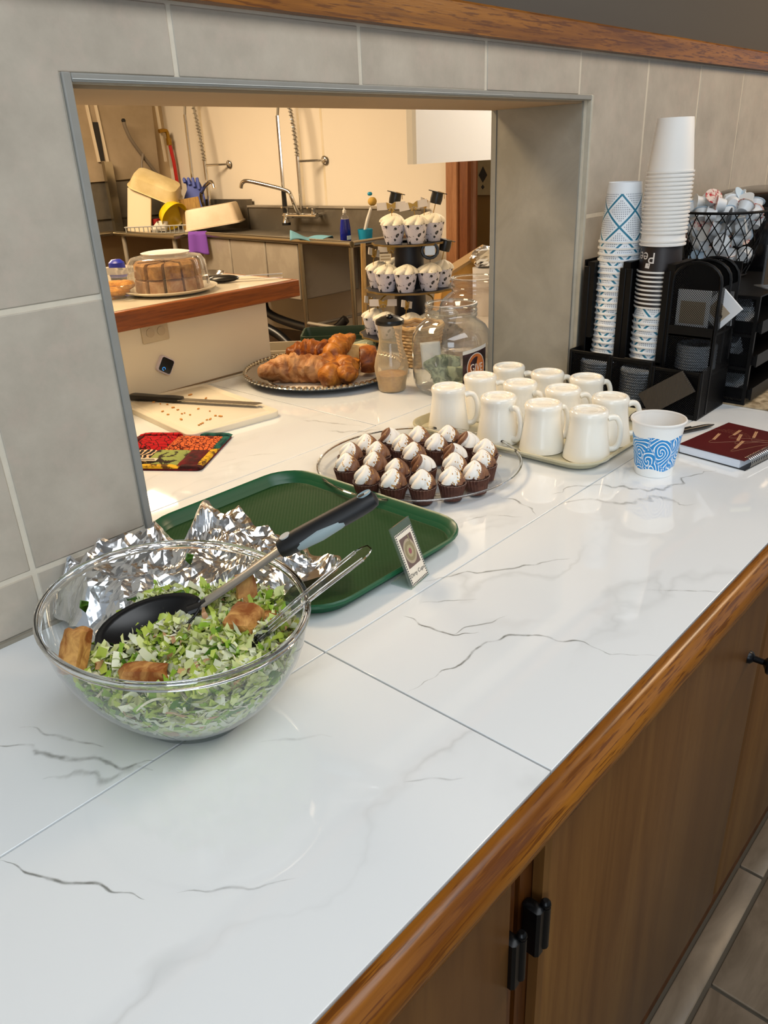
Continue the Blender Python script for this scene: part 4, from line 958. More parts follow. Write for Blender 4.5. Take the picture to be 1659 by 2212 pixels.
def creamer(mi):
    o = MB().lathe([(.0001,0),(.0115,0),(.0125,.002),(.0155,.019),(.0165,.0195)],20,mi=0).lathe([(.0165,.0195),(.0190,.0200),(.0190,.0208),(.0001,.0208)],20,mi=1).build('creamer_cup',[CRW,CRL[mi]]); return o
random.seed(33); CP = [creamer(i) for i in range(3)]; cu_ = [False]*3; placed = []
tries = 0
while len(placed) < 62 and tries < 6000:
    tries += 1
    t = random.uniform(.14,1.16); zz = .006+t*(BH-.006); rmax = BR0+(BR1-BR0)*min(1,t)**.8-.021-max(0,t-1)*.15
    a = random.uniform(0,2*pi); r = rmax*sqrt(random.uniform(.25 if t<.9 else 0,1)); p = Vector((r*cos(a),r*sin(a),zz))
    if any((p-q).length < .0265 for q in placed): continue
    placed.append(p); mi = random.choices((0,1,2),(5,2,3))[0]; o = CP[mi]
    if cu_[mi]: o = o.copy(); COL.objects.link(o)
    cu_[mi] = True
    o.location = Vector(bsk.location)+p; o.rotation_euler = (random.uniform(-1.6,1.6),random.uniform(-1.6,1.6),random.uniform(0,6))
    kk = ('white lidded','red and cream lidded','pale blue lidded')[mi]
    tag(o,'%s single-serve creamer cup heaped in the black wire basket'%kk,'creamer','%s creamers in the wire basket'%kk)
cmn = thing('coffee_machine', 'black coffee machine with rounded top behind the creamer basket', 'coffee machine', (2.28,.70,ZC))
sh = []
for z_,k in ((0,1),(.26,1),(.33,.985),(.365,.93),(.385,.82),(.394,.62),(.397,.3)):
    sh.append([(x*k,y*k,z_) for x,y in rrect(-.24,.24,-.155,.155,.12,8)])
MB().loft(sh).build('body', BLKGLOSS, cmn, smooth=60)
MB().tube([(-.205,-.115,.02),(-.215,-.12,.20),(-.21,-.115,.31)],.014,10).build('chrome_post', flat('dark_chrome','#30343c',.12,.8), cmn)
MB().cbox(-.15,.15,-.175,-.150,.05,.25,.01).build('front_plate', BLACKP, cmn)
asn = thing('acrylic_sign', 'small clear acrylic menu stand with yellow and orange print on the rack', 'sign', (1.765,.545,ZC+.0033+RH+.0005), -.75)
MB().bb(0,.07,-.002,.002,.002,.085).bb(-.0,.07,-.03,.03,0,.002).build('stand', PLASTIC, asn)
MB().bb(.003,.067,-.0027,-.0022,.006,.082).build('menu_card', flat('dark_card','#4a3a28',.6), asn)
MB().bb(.008,.060,-.0033,-.0028,.056,.066).build('cream_band', flat('cream_print','#d8cfa0',.6), asn); MB().bb(.010,.05,-.0033,-.0028,.018,.045).build('orange_print', flat('orange_print','#c8872c',.6), asn)

# ================================================================== kitchen side
# ------------------------------------------------------------------ kitchen island with raised wood-edged top
isl = thing('kitchen_island', 'raised kitchen island with oak edged white top and cream front panel', 'island', (0,0,0))
IZ0, IZ1 = 1.093, 1.1372
MB().bb(-.3,1.345,1.661,1.685,.02,IZ0).bb(-.3,1.335,1.685,2.42,.0,IZ0).build('front_panel', flat('cream_panel','#eadfc8',.5,var=.03,vs=4), isl)
MB().bb(-.3,1.348,1.6585,1.661,.921,.924).build('panel_joint', flat('joint_brown','#8b7355',.8), isl)
top = [(-.3,1.642),(1.425,1.642),(1.395,2.44),(-.3,2.44)]
MB().prism(top, IZ0+.004, IZ1).build('top', m_two('island_laminate','#d9cfbd','#e6dfd0',5,.3,.7,.15), isl)
MB().prism([(-.3,1.624),(1.438,1.624),(1.438,1.6415),(-.3,1.6415)], IZ0, IZ1-.0005).build('edge_board', BAROAK, isl, bevel=.003)
MB().prism([(1.4255,1.642),(1.438,1.642),(1.408,2.44),(1.3955,2.44)], IZ0, IZ1-.0005).build('edge_board', m_wood('bar_oak_side','#6a3514','#95501f','#a86028',1,.35), isl, bevel=.003)
ou = thing('power_outlet', 'cream wall outlet on the island front panel', 'outlet', (1.000,1.6605,1.072))
MB().cbox(-.036,.036,-.024,.024,0,.005,.002).xf(Matrix.Rotation(pi/2,4,'X')).build('cover_plate', flat('ivory_plate','#cdbd9f',.4), ou)
for x_ in (-.015,.015): MB().lathe([(.011,0),(.011,.0068),(.0001,.007)],16).xf(Matrix.Translation((x_,0,0)) @ Matrix.Rotation(pi/2,4,'X')).build('socket', flat('ivory_socket','#c0ae90',.4), ou)
dv = thing('panel_device', 'small tilted black square device with white rim on the island panel', 'device', (1.0115,1.6605,.989)); dv.rotation_euler = (0,radians(33),0)
def rp(w_,h_,r_): return [(x,y) for x,y in rrect(-w_/2,w_/2,-h_/2,h_/2,r_,5)]
MB().loft([[(x,0,y) for x,y in rp(.040,.040,.007)],[(x,-.008,y) for x,y in rp(.040,.040,.007)],[(x*.95,-.0095,y*.95) for x,y in rp(.040,.040,.007)]]).build('white_rim', flat('lilac_white','#d9cfdc',.4), dv)
MB().loft([[(x,-.0096,y) for x,y in rp(.034,.034,.005)],[(x,-.0106,y) for x,y in rp(.034,.034,.005)]]).build('screen', BLKGLOSS, dv)
sym = NT('blue_led'); e_ = sym.n('ShaderNodeEmission'); e_.inputs[0].default_value = lin('#3f9be8'); e_.inputs[1].default_value = 1.2; sym.l(e_.outputs[0], sym.out.inputs[0])
MB().tube([(.004*cos(a)-.004,-.0109,.004*sin(a)-.010) for a in [i*2*pi/10 for i in range(9)]],.0007,5).build('lit_symbol', sym.m, dv)
# cake under a fluted dome
ck = thing('cake_stand', 'white cake plate with sliced marble cake under a fluted clear dome', 'cake stand', (1.13,1.768,IZ1+.0003))
MB().lathe([(.0001,.0),(.085,.0),(.112,.008),(.118,.0125),(.110,.0125),(.085,.005),(.0001,.005)],56).build('plate', flat('white_cake_base','#e8e1d2',.35), ck)
MB().lathe([(.100,.0120),(.098,.045),(.094,.074),(.086,.086),(.060,.091),(.0001,.092)],96,rf=lambda a,z: 1+.018*cos(18*a)*(1 if .015<z<.085 else .3)).build('dome', m_clear('cake_dome',(.95,.95,.94,1),1.5,.05,.10,boost=1.8), ck)
MB().lathe([(.055,.0925),(.060,.0965),(.050,.0985),(.0001,.0985)],32).build('dome_handle', m_clear('cake_dome_top',(.95,.95,.94,1),1.5,.05,.5,boost=1.5), ck)
CK1 = m_two('cake_crust','#8a5a28','#c69450',60,.35,.65,.8,0,.6); CK2 = m_two('marble_cake','#b98a68','#d6b391',34,.4,.6,.85,.6,.4)
NS = 11
for k in range(NS):
    a0, a1 = 2*pi*k/NS+.05, 2*pi*(k+1)/NS-.05; b = MB()
    for z0_,z1_,r_,mi in ((.0055,.040,.082,1),(.040,.076,.080,0)):
        ri = .022; poly = [(ri*cos(a0),ri*sin(a0))]+[(r_*cos(a0+(a1-a0)*i/5)*(1+.03*sin(k*3+i)),r_*sin(a0+(a1-a0)*i/5)*(1+.03*sin(k*3+i))) for i in range(6)]+[(ri*cos(a1),ri*sin(a1))]
        b.loft([[(x,y,z0_) for x,y in poly],[(x*.985,y*.985,z1_-.006) for x,y in poly],[(x*.90,y*.90,z1_+.002*sin(k*5)) for x,y in poly]],True,True,mi)
    b.build('cake_slice',[CK1,CK2],ck)
# clamshells of cookies
CLAM = m_clear('clamshell_plastic',(.94,.94,.93,1),1.45,.06,.10,boost=1.6)
def clam(x,y,z,w_,d_,h_,rz,lab,foodcol,foodlab):
    c = thing('clamshell_box', lab, 'box', (x,y,z), rz)
    MB().loft([[(px*k,py*k,zz) for px,py in rrect(-w_/2,w_/2,-d_/2,d_/2,.02,4)] for k,zz in ((.9,.0005),(1,.03),(1.04,.032),(1.04,.034),(1,.036),(.95,h_*.8),(.86,h_),(.4,h_+.001))],True,True).build('shell', CLAM, c)
    random.seed(int(x*1000))
    for k in range(7):
        q = MB().ball((random.uniform(-w_/2+.03,w_/2-.03),random.uniform(-d_/2+.03,d_/2-.03),.016+.012*(k%2)),(.026,.026,.012),14,7,d=lambda u: .12*MN.noise(u*3+Vector((k,0,0)))).build('baked_piece', foodcol, c)
    return c
clam(1.020,1.835,IZ1+.0003,.15,.15,.060,.5,'low clear clamshell of orange snacks beside the cake dome',m_two('orange_snack','#c07a1c','#e0a03c',80,.4,.6,.7,0,.5),'')
clam(.985,2.06,IZ1+.0003,.19,.16,.075,.2,'clear clamshell of pale cookies behind the orange snacks',m_two('pale_cookie','#cdb68c','#e2d2ae',60,.4,.6,.8,0,.5),'')
clam(.93,2.30,IZ1+.0003,.20,.16,.13,-.1,'tall clear bakery box at the far end of the island',m_two('pale_cookie2','#d8c8a8','#eee4ce',60,.4,.6,.8),'')
bt = thing('blue_jar', 'small blue lidded jar between the cake dome and clamshells', 'jar', (1.135,2.02,IZ1+.0003))
MB().lathe([(.020,0),(.022,.004),(.022,.020)],20,cap0=True).build('base', BLACKP, bt); MB().lathe([(.022,.020),(.024,.026),(.021,.058),(.012,.066),(.0001,.067)],20).build('blue_cap', flat('cobalt_blue','#1f2fae',.35), bt)
tp = thing('silver_plate', 'silver plate with a white egg shaped sweet behind the cake', 'plate', (1.322,1.905,IZ1+.0003))
MB().lathe([(.0001,.001),(.045,.001),(.058,.012),(.066,.014),(.068,.012),(.058,.008),(.045,.0),(.0001,.0)],40).build('dish', CHROME, tp); MB().ball((-.02,0,.022),(.018,.018,.020),16,10).build('sweet', flat('cream_sweet','#e6dcc0',.5), tp)
tgs = thing('tongs', 'steel tongs with black scalloped heads lying on the island edge', 'tongs', (1.300,1.772,IZ1+.0003), -.72)
MB().ball((0,0,.010),(.042,.024,.0098),20,8).build('black_head', flat('black_nylon','#0d0d0f',.28), tgs)
for s_ in (-1,1): MB().box((.095,.006*s_,.010+.004*s_),(.125,.009,.0014),Matrix.Rotation(.05*s_,3,'Z')).build('arm', CHROME, tgs)
# cupcake pieces behind the cake: pick with bow
GOLD = flat('gold_card','#a9842e',.4,.3); WTAG = flat('white_tag','#e4ddd6',.5)
def bow_pick(parent, M, w_=.046, rolled=True, nm='topper'):
    b = MB(); b.cur = 0
    for i,(a,c) in enumerate(((-.5,-.12),(.12,.5))):
        b.loft([[(w_*a,-.001,-.0095),(w_*c,-.001,-.0095),(w_*c,-.001,.0095),(w_*a,-.001,.0095)],[(w_*a,.001,-.0095),(w_*c,.001,-.0095),(w_*c,.001,.0095),(w_*a,.001,.0095)]],mi=0)
        b.lathe([(.006,-.001),(.006,.001)],12,c=(0,0,0),cap0=True,cap1=True,mi=0) if False else None
    for s_ in (-1,1):
        b.prism([(0,-.002),(s_*.011,-.0085),(s_*.013,.0095),(s_*.006,.007),(0,.003)],-.0026,.0026,mi=1,axis='y')
        b.prism([(0,-.002),(s_*.004,-.014),(s_*.009,-.012)],-.0026,.0026,mi=1,axis='y')
    b.bb(-.14*w_,.14*w_,-.0012,.0012,-.0055,.0055,0)
    b.tube([(0,0,-.004),(0,0,-.045)],.0009,5,mi=1)
    b.xf(M); return b.build(nm,[WTAG,GOLD],parent)
def cap_pick(parent, M):
    b = MB(); b.loft([[(x*.018,y*.018,z) for x,y in ((1,0),(0,1),(-1,0),(0,-1))] for z in (.012,.0135)],mi=0)
    b.lathe([(.0105,-.008),(.0115,.0),(.011,.012)],16,cap0=True,cap1=True,mi=0); b.tube([(.0,-.0,.014),(.012,-.006,.0135),(.014,-.007,.004)],.0007,5,mi=1); b.tube([(0,0,-.006),(0,0,-.045)],.0009,5,mi=1)
    b.xf(M); return b.build('topper',[BLACKP,GOLD],parent)
# ------------------------------------------------------------------ party cupcakes on a three tier stand
def m_capprint():
    t = NT('cap_print_paper'); v = t.coord()
    x = t.n('ShaderNodeTexVoronoi'); x.inputs['Scale'].default_value = 78; t.l(v, x.inputs['Vector'])
    n = t.noise(v, 150, 2); d = t.math('ADD', x.outputs['Distance'], t.math('MULTIPLY', t.math('SUBTRACT', n, .5), .5))
    c = t.mix(t.math('LESS_THAN', d, .33), lin('#dcd9e4'), lin('#26282c')); 
    n2 = t.noise(v, 220, 2); c = t.mix(t.math('GREATER_THAN', n2, .66), c, lin('#7d7d88'))
    t.pbr(c, .5); return t.m
CAPP = m_capprint(); VAN = flat('vanilla_frosting','#efe9d8',.45,spec=.35); SPRK = m_two('sprinkles','#8f8c7a','#d9c88a',200,.4,.6,.5)
LINER = flat('grey_liner','#b5aca0',.6)
def party_cupcake(seed, label, topper):
    random.seed(seed); r = thing('party_cupcake', label, 'cupcake', group='decorated cupcakes on the tier stand')
    MB().lathe([(.0225,.0002),(.0228,.001),(.0330,.0500),(.0318,.0500),(.0222,.003)],40,cap0=True).build('printed_wrapper', CAPP, r)
    MB().lathe([(.0300,.046),(.0305,.0515),(.0290,.053),(.0001,.053)],44,rf=lambda a,z: 1+.02*cos(22*a)).build('cake', LINER, r)
    b = MB(); swirl_mesh(b,.0325,.0500,.0235,6,3.4,1.0,(0,0,1),0)
    o = weld(b.build('frosting',[VAN,SPRK],r)); bm = bmesh.new(); bm.from_mesh(o.data); bmesh.ops.recalc_face_normals(bm, faces=bm.faces); bm.to_mesh(o.data); bm.free()
    o.data.polygons.foreach_set('use_smooth',[True]*len(o.data.polygons)); o.data.set_sharp_from_angle(angle=radians(80))
    Mv = Matrix.Rotation(radians(-48),4,'Z')
    if topper == 'bow': bow_pick(r, Matrix.Translation((0,.006,.098)) @ Mv @ Matrix.Rotation(random.uniform(-.2,.2),4,'Y'), .078)
    elif topper == 'side': bow_pick(r, Matrix.Translation((-.012,.0,.098)) @ Mv @ Matrix.Rotation(1.1,4,'Z') @ Matrix.Rotation(.25,4,'Y'), .066)
    elif topper == 'cap': cap_pick(r, Matrix.Translation((.010,-.006,.108)) @ Mv @ Matrix.Rotation(.25,4,'Y') @ Matrix.Scale(1.45,4))
    elif topper == 'sign':
        b = MB(); b.bb(-.016,.016,-.001,.001,-.010,.010,0); b.bb(-.013,.013,-.0016,-.0011,-.006,-.003,1); b.bb(-.013,.013,-.0016,-.0011,.002,.005,1); b.tube([(0,0,-.01),(0,0,-.03)],.0009,5,mi=1)
        b.xf(Matrix.Translation((-.010,-.008,.092)) @ Mv); b.build('topper',[flat('cream_sign','#d8cdb4',.6),flat('tan_sign_print','#9c8a66',.6)],r)
    elif topper == 'frame':
        b = MB(); M_ = Matrix.Translation((.006,0,.105)) @ Mv
        b.tube([(.022*cos(a),0,.020*sin(a)) for a in [i*2*pi/16 for i in range(16)]],.0045,6,closed=True,mi=0); b.bb(-.014,.014,-.001,.001,-.012,.012,1); b.tube([(0,0,-.02),(0,0,-.045)],.0009,5,mi=0)
        b.xf(M_); b.build('topper',[BLACKP,flat('silver_photo','#cfd6dc',.25,.3)],r)
    return r
TWX, TWY = 1.763, 1.512
ts = thing('cupcake_stand', 'three tier black and gold card cupcake stand behind the glass jar', 'cake stand', (TWX,TWY,ZC+.0003))
NAVY = flat('navy_card','#10131f',.5)
def scal(r_,a,z): return 1+.018*cos(14*a)
MB().lathe([(.045,0),(.050,.002),(.040,.285)],24,cap0=True,cap1=True).build('centre_column', NAVY, ts)
for zt,rt in ((.032,.150),(.160,.128),(.285,.103)):
    q = MB().lathe([(.0001,zt-.004),(rt,zt-.004),(rt,zt),(.0001,zt)],84,rf=lambda a,z: 1+.022*cos(14*a)).build('tier', NAVY, ts)
    MB().lathe([(rt*.985,zt-.0045),(rt*1.006,zt-.0045),(rt*1.006,zt+.0006),(rt*.985,zt+.0006),(rt*.985,zt-.0045)],84,rf=lambda a,z: 1+.022*cos(14*a)).build('gold_edge', flat('dull_gold_edge','#7a6232',.5,.2), q)
MB().lathe([(.11,0),(.115,.004),(.09,.028)],30,cap0=True).build('base', NAVY, ts)
for s_ in (0,2.1,4.2):
    MB().tube(smooth_path([(.05*cos(s_),.05*sin(s_),.06),(.095*cos(s_+.3),.095*sin(s_+.3),.10),(.085*cos(s_+.5),.085*sin(s_+.5),.135),(.05*cos(s_+.4),.05*sin(s_+.4),.150)],5),.0022,6).build('gold_scroll', GOLD, ts)
ang0 = math.atan2(-1.512,-1.763)
lst = []
for tz,rt,items in ((.285,.070,((-.62,'bow','left front of the top tier'),(.28,'bow','right front of the top tier'),(2.2,'side','far left of the top tier'),(1.35,'cap','right side of the top tier'),(-2.4,'cap','back of the top tier'))),
                (.160,.093,((-.78,'sign','front left of the middle tier, with small cream sign'),(-.12,None,'front centre of the middle tier, without topper'),(.62,'frame','front right of the middle tier, with oval frame topper'),(1.35,'cap','right side of the middle tier, with black graduation cap'),(-1.7,'side','left side of the middle tier'),(-2.6,'bow','back left of the middle tier'))),
                (.032,.110,((-.72,'bow','front left of the bottom tier, behind the dressing bottle'),(-1.4,'side','left side of the bottom tier'),(-.02,'side','front centre of the bottom tier'),(.55,None,'front right of the bottom tier, behind the jar'),(1.2,None,'right side of the bottom tier')))):
    for a,tpk,lab in items:
        o = party_cupcake(len(lst)+40,'cupcake in grey cap-print wrapper, '+lab,tpk); lst.append(o)
        o.location = (TWX+rt*cos(ang0+a),TWY+rt*sin(ang0+a),ZC+.0003+tz+.0008)
# ------------------------------------------------------------------ platter of pastries
pl2 = thing('pastry_platter', 'oval looking silver platter with beaded rim and a white liner', 'platter', (1.345,1.452,ZC+.0003))
MB().lathe([(.0001,.004),(.150,.004),(.168,.008),(.198,.0185),(.2035,.0205),(.2055,.0185),(.200,.0150),(.172,.004),(.150,.0),(.0001,.0)],96).build('dish', flat('polished_silver','#c9c6bf',.14,1.), pl2)
bd = MB()
for k in range(84):
    a = 2*pi*k/84; bd.ball((.2025*cos(a),.2025*sin(a),.0215),(.0062,.0062,.0048),6,4)
bd.build('beaded_rim', flat('polished_silver','#c9c6bf',.14,1.), pl2)
MB().lathe([(.0001,.0046),(.148,.0046),(.148,.0054),(.0001,.0054)],40).build('paper_liner', flat('paper_liner','#ddd2c0',.8), pl2)
PAS = m_two('golden_pastry','#7c3a0c','#d58a34',24,.36,.66,.42,1.4,.8); PASD = m_two('dark_pastry','#5c2606','#b0641e',26,.36,.68,.4,1.4,.8); PASC = m_two('pale_crumb_pastry','#c99a54','#e8cc92',30,.35,.65,.7,.4,.5)
pz = ZC+.0003+.0056
def pastry(fn,label,mats): 
    o = fn().build('pastry',mats,None,smooth=60); tag(o,label,'pastry','croissants and rolls on the silver platter'); return o
def croissant(L,R,bend,segs,M,mi_end=None):
    b = MB(); pts=[]; rr=[]; N=46
    for i in range(N+1):
        t = i/N*2-1; pts.append((t*L/2, -bend*(t*t), R*.92)); e = max(0,1-abs(t)**2.2)
        rr.append(max(.004, R*(.28+.72*e**.7)*(1-.11*abs(sin(i*pi*segs/N))**6)))
    b.tube(pts,rr,18); nv = []
    for x,y,z in b.v:
        q = Vector((x,y,z)); k = .007*MN.noise(q*34)+.0045*MN.noise(q*85)+.002*MN.noise(q*190); nv.append((x,y+k*(1 if y>0 else -1),max(z+k,0.0)))
    b.v = nv; return b.xf(M)
T_ = Matrix.Translation
pastry(lambda: croissant(.190,.036,.035,7,T_((1.252,1.440,pz)) @ Matrix.Rotation(-.95,4,'Z')),'large sugared croissant half at left end of the silver platter',m_two('sugared_croissant','#8a4f20','#cf9a66',26,.36,.62,.5,1.2,.9))
pastry(lambda: croissant(.150,.034,.020,6,T_((1.345,1.480,pz+.018)) @ Matrix.Rotation(-1.2,4,'Z')),'dark flaky croissant behind the sugared one',PASD)
def blob(c,r,sd,rz=0):
    b = MB(); b.ball((0,0,0),r,22,14,d=lambda u: .14*MN.noise(u*1.7+Vector((sd,sd,0)))+.05*MN.noise(u*5+Vector((sd,1,0)))); b.v=[(x,y,max(z,-r[2]*.72)) for x,y,z in b.v]
    return b.xf(T_((c[0],c[1],c[2]+r[2]*.72)) @ Matrix.Rotation(rz,4,'Z'))
pastry(lambda: blob((1.277,1.352,pz),(.038,.032,.034),2.,.3),'upright cut croissant piece at the front of the silver platter',PAS)
pastry(lambda: croissant(.125,.033,.012,5,T_((1.318,1.345,pz)) @ Matrix.Rotation(.75,4,'Z')),'croissant end with pale cut face in the front middle of the platter',PAS)
pastry(lambda: croissant(.150,.030,.018,5,T_((1.368,1.428,pz+.030)) @ Matrix.Rotation(.25,4,'Z') @ Matrix.Rotation(-.35,4,'Y')),'golden croissant lying across the top of the pile',PAS)
pastry(lambda: blob((1.445,1.430,pz),(.056,.040,.034),5.,-.5),'pale split roll at the back right of the silver platter',PASC)
def spiral():
    b = MB(); pts=[]; rr=[]
    for i in range(60):
        t = i/59; a = t*5.2*pi; r = .006+.030*t; pts.append((r*cos(a),0,r*sin(a))); rr.append(.0062)
    b.tube(pts,rr,10,flat_=1.0)
    b2 = MB(); b2.v=[(x,y*3.4,z) for x,y,z in b.v]; b2.f=b.f; b2.mi=b.mi
    b2.lathe([(.0001,-.012),(.034,-.012),(.036,.0),(.034,.012),(.0001,.012)],24) if False else None
    return b2.xf(T_((1.392,1.338,pz+.0385)) @ Matrix.Rotation(.85,4,'Z'))
pastry(spiral,'rolled spiral pastry at the front right of the silver platter',PASD)
# ------------------------------------------------------------------ cutting board, knife, crumbs
cbd = thing('cutting_board', 'white plastic cutting board with a juice groove and crumbs', 'cutting board', (.958,1.462,ZC+.0003), -.125)
BM_ = flat('white_poly_board','#e3dac6',.45,var=.03,vs=15)
MB().loft([[(x,y,z) for x,y in rrect(-.112,.112,-.172,.172,.02,5)] for z in (0,.011)]+[[(x,y,.0122) for x,y in rrect(-.1108,.1108,-.1708,.1708,.019,5)],[(x,y,.0122) for x,y in rrect(-.098,.098,-.158,.158,.012,5)],[(x,y,.0098) for x,y in rrect(-.0955,.0955,-.1555,.1555,.011,5)],[(x,y,.0122) for x,y in rrect(-.092,.092,-.152,.152,.009,5)]],True,True).build('board', BM_, cbd)
kn = thing('bread_knife', 'serrated bread knife with black handle on the cutting board', 'knife', (.955,1.523,ZC+.0133), math.atan2(1.326-1.519,1.047-.959))
MB().prism([(0,-.010)]+[(.012*i+.006*j, -.0125+(.0015 if j else 0)) for i in range(17) for j in (0,1)]+[(.207,.003),(.198,.0075),(0,.0075)],.006,.0074).build('blade', flat('knife_steel','#a9a193',.28,.9), kn)
MB().loft([[(x,y*w_,.0065+z*w_) for y,z in ((.0125,0),(.010,.006),(0,.008),(-.010,.006),(-.0125,0),(-.010,-.005),(0,-.0062),(.010,-.005))] for x,w_ in ((.004,.85),(-.02,1),(-.06,.92),(-.10,1.05),(-.125,1.1),(-.133,.8))]).build('handle', BLACKP, kn)
random.seed(4); cr = MB()
for k in range(26):
    cr.box((.945+random.uniform(-.07,.07),1.46+random.uniform(-.13,.14),ZC+.0128+.0012),(random.uniform(.002,.009),random.uniform(.002,.005),.002),Matrix.Rotation(random.uniform(0,3),3,'Z'))
tag(cr.build('bread_crumbs', flat('toast_crumb','#c98d45',.9)),'brown bread crumbs scattered on the cutting board','crumbs',kind='stuff')
# ------------------------------------------------------------------ patchwork pot holder
ph = thing('pot_holder', 'quilted pot holder in red, orange, black and green batik patches', 'pot holder', (.762,1.283,ZC+.0003), math.atan2(.112,.162)-pi/2)
RED = m_crack('red_crackle_batik','#b0121a','#3a0508',70,.055); ORG = m_crack('orange_check_batik','#d96a36','#5a1a10',120,.09); GRN = m_two('green_leaf_batik','#2a1a12','#8f9a52',55,.44,.5,.9); YEL = m_two('yellow_stripe_batik','#5a3a10','#d9a81e',60,.42,.5,.9); TEAL = m_two('teal_batik','#0c2f2a','#156055',40,.4,.6,.9); MAR = m_two('maroon_batik','#2a0608','#6a0f14',30,.4,.6,.9)
BLK = NT('black_swirl_batik'); _v = BLK.coord(); _w = BLK.n('ShaderNodeTexWave'); _w.inputs['Scale'].default_value = 42; _w.inputs['Distortion'].default_value = 9; _w.inputs['Detail'].default_value = 1; BLK.l(_v,_w.inputs['Vector']); BLK.pbr(BLK.mix(BLK.math('GREATER_THAN',_w.outputs['Fac'],.72), lin('#120c0c'), lin('#d9b28a')), .9); BLK = BLK.m
hw_ = .099
def quilt(x0,x1,y0,y1,m,nm='patch',h=.0095):
    def fn(u,v): 
        e = min(u,1-u,v,1-v); k = min(1,e/.16); return (x0+(x1-x0)*u,y0+(y1-y0)*v,.004+h*.6*(k**.5)+.0008*MN.noise(Vector((u*5+x0*99,v*5,0))))
    MB().grid(fn,10,10).build(nm,m,ph)
MB().loft([[(x,y,z) for x,y in rrect(-hw_,hw_,-hw_*.97,hw_*.97,.012,4)] for z in (.0,.004)]).build('backing', MAR, ph)
b_ = .014; i_ = hw_-b_; iy = hw_*.97-b_
quilt(-i_,-.012,.0,iy,RED); quilt(-.012,i_,.0,iy,ORG); quilt(-i_,-.022,-iy,.0,BLK); quilt(-.022,i_-.038,-iy,0,GRN); quilt(i_-.038,i_,-iy,.0,MAR)
quilt(-hw_,hw_*.55,-hw_*.97,-iy,YEL,'binding',.008); quilt(hw_*.55,hw_,-hw_*.97,-iy,MAR,'binding',.008); quilt(-hw_,.02,iy,hw_*.97,RED,'binding',.008); quilt(.02,hw_,iy,hw_*.97,TEAL,'binding',.008); quilt(-hw_,-i_,-iy,iy,MAR,'binding',.008); quilt(i_,hw_,-iy,.012,YEL,'binding',.008); quilt(i_,hw_,.012,iy,TEAL,'binding',.008)
tgm = MB().bb(-.030,.004,-.074,-.060,.0102,.0108).build('cloth_tag', flat('tag_white','#d9cdb4',.8), ph)
MB().bb(-.027,-.002,-.066,-.0645,.0109,.0111).bb(-.027,.001,-.071,-.068,.0109,.0111).build('tag_print', flat('tag_ink','#4a4436',.8), tgm)
# ------------------------------------------------------------------ dressing bottle
db = thing('dressing_bottle', 'clear dressing carafe with black lid and a little amber dressing', 'bottle', (1.340,1.213,ZC+.0003))
prof_b = [(.0001,.001),(.0300,.001),(.0325,.004),(.0345,.022),(.0395,.044),(.0405,.058),(.0370,.078),(.0305,.098),(.0272,.115),(.0268,.130),(.0285,.150),(.0300,.158)]
MB().lathe(prof_b,48).build('carafe', m_clear('smeared_glass',(.93,.90,.84,1),1.5,.05,.40,(.80,.66,.44,1),boost=1.4), db)
MB().lathe([(.0001,.0025),(.0290,.0025),(.0312,.005),(.0332,.022),(.0375,.040),(.0001,.0405)],40).build('dressing', m_two('amber_dressing','#a9762c','#c2944a',70,.4,.6,.35), db)
MB().lathe([(.0300,.156),(.0328,.157),(.0335,.162),(.0325,.1665),(.022,.172),(.010,.1755),(.0001,.176)],40).build('lid', flat('black_lid','#111112',.25), db)
MB().ball((-.008,-.008,.175),(.010,.008,.006),12,6).build('spout_flap', flat('black_lid','#111112',.25), db)
# ------------------------------------------------------------------ tip jars
JPROF = [(.0001,.003),(.074,.003),(.084,.009),(.0895,.022),(.0910,.050),(.0910,.115),(.0885,.132),(.0790,.148),(.0660,.158),(.0585,.163),(.0570,.168),(.0600,.171),(.0600,.175),(.0575,.178),(.0600,.181),(.0600,.185),(.0575,.188),(.0590,.192),(.0605,.196),(.0590,.1985),(.0570,.196)]
def jar(nm,x,y,lab,m,sc=1.):
    j = thing(nm,lab,'jar',(x,y,ZC+.0003)); 
    pf = [(r*sc,z*sc) for r,z in JPROF]
    MB().lathe(pf,72).build('glass', m, j, smooth=70)
    MB().lathe([(pf[-2][0]*.93,pf[-2][1]-.004),(pf[-2][0]*1.01,pf[-2][1]-.003),(pf[-2][0]*1.01,pf[-2][1]+.001),(pf[-2][0]*.95,pf[-2][1]+.0015)],64).build('lip', m_clear('jar_lip',(.9,.92,.9,1),1.5,.02,.12,boost=2.5), j); return j
JG = m_clear('jar_glass',(.90,.91,.90,1),1.52,.015,.05,boost=2.6)
tj = jar('tip_jar',1.432,1.106,'big clear glass tip jar with dollar bills and dark label',JG)
vd = Vector((-1.432,-1.106,0)).normalized(); va = math.atan2(vd.y,vd.x)
def onjar(ang,z,r=.0915): return (r*cos(va+ang), r*sin(va+ang), z)
lb = MB()
for i in range(14):
    for (za,zb,mi) in ((.026,.098,0),(.098,.106,1)):
        a0,a1 = .28+.052*i, .28+.052*(i+1); k0, k1 = .010*i/14, .010*(i+1)/14
        lb.add([onjar(a0,za),onjar(a1,za),onjar(a1,zb+k1+(0 if mi else 0)),onjar(a0,zb+k0)] if mi==0 else [onjar(a0,za+k0),onjar(a1,za+k1),onjar(a1,zb+k1),onjar(a0,zb+k0)],[(0,1,2,3)],mi)
lbo = lb.build('jar_label',[m_two('dark_berry_label','#241418','#4a2c38',40,.45,.6,.4),flat('label_white','#cfccc6',.5)],tj)
ov = MB(); ov2 = MB()
def ovp(b,rx,rz,r): 
    ring = [onjar(.66+rx/.0915*cos(2*pi*i/28), .066+rz*sin(2*pi*i/28), r) for i in range(28)]; b.add(ring,[tuple(range(28))])
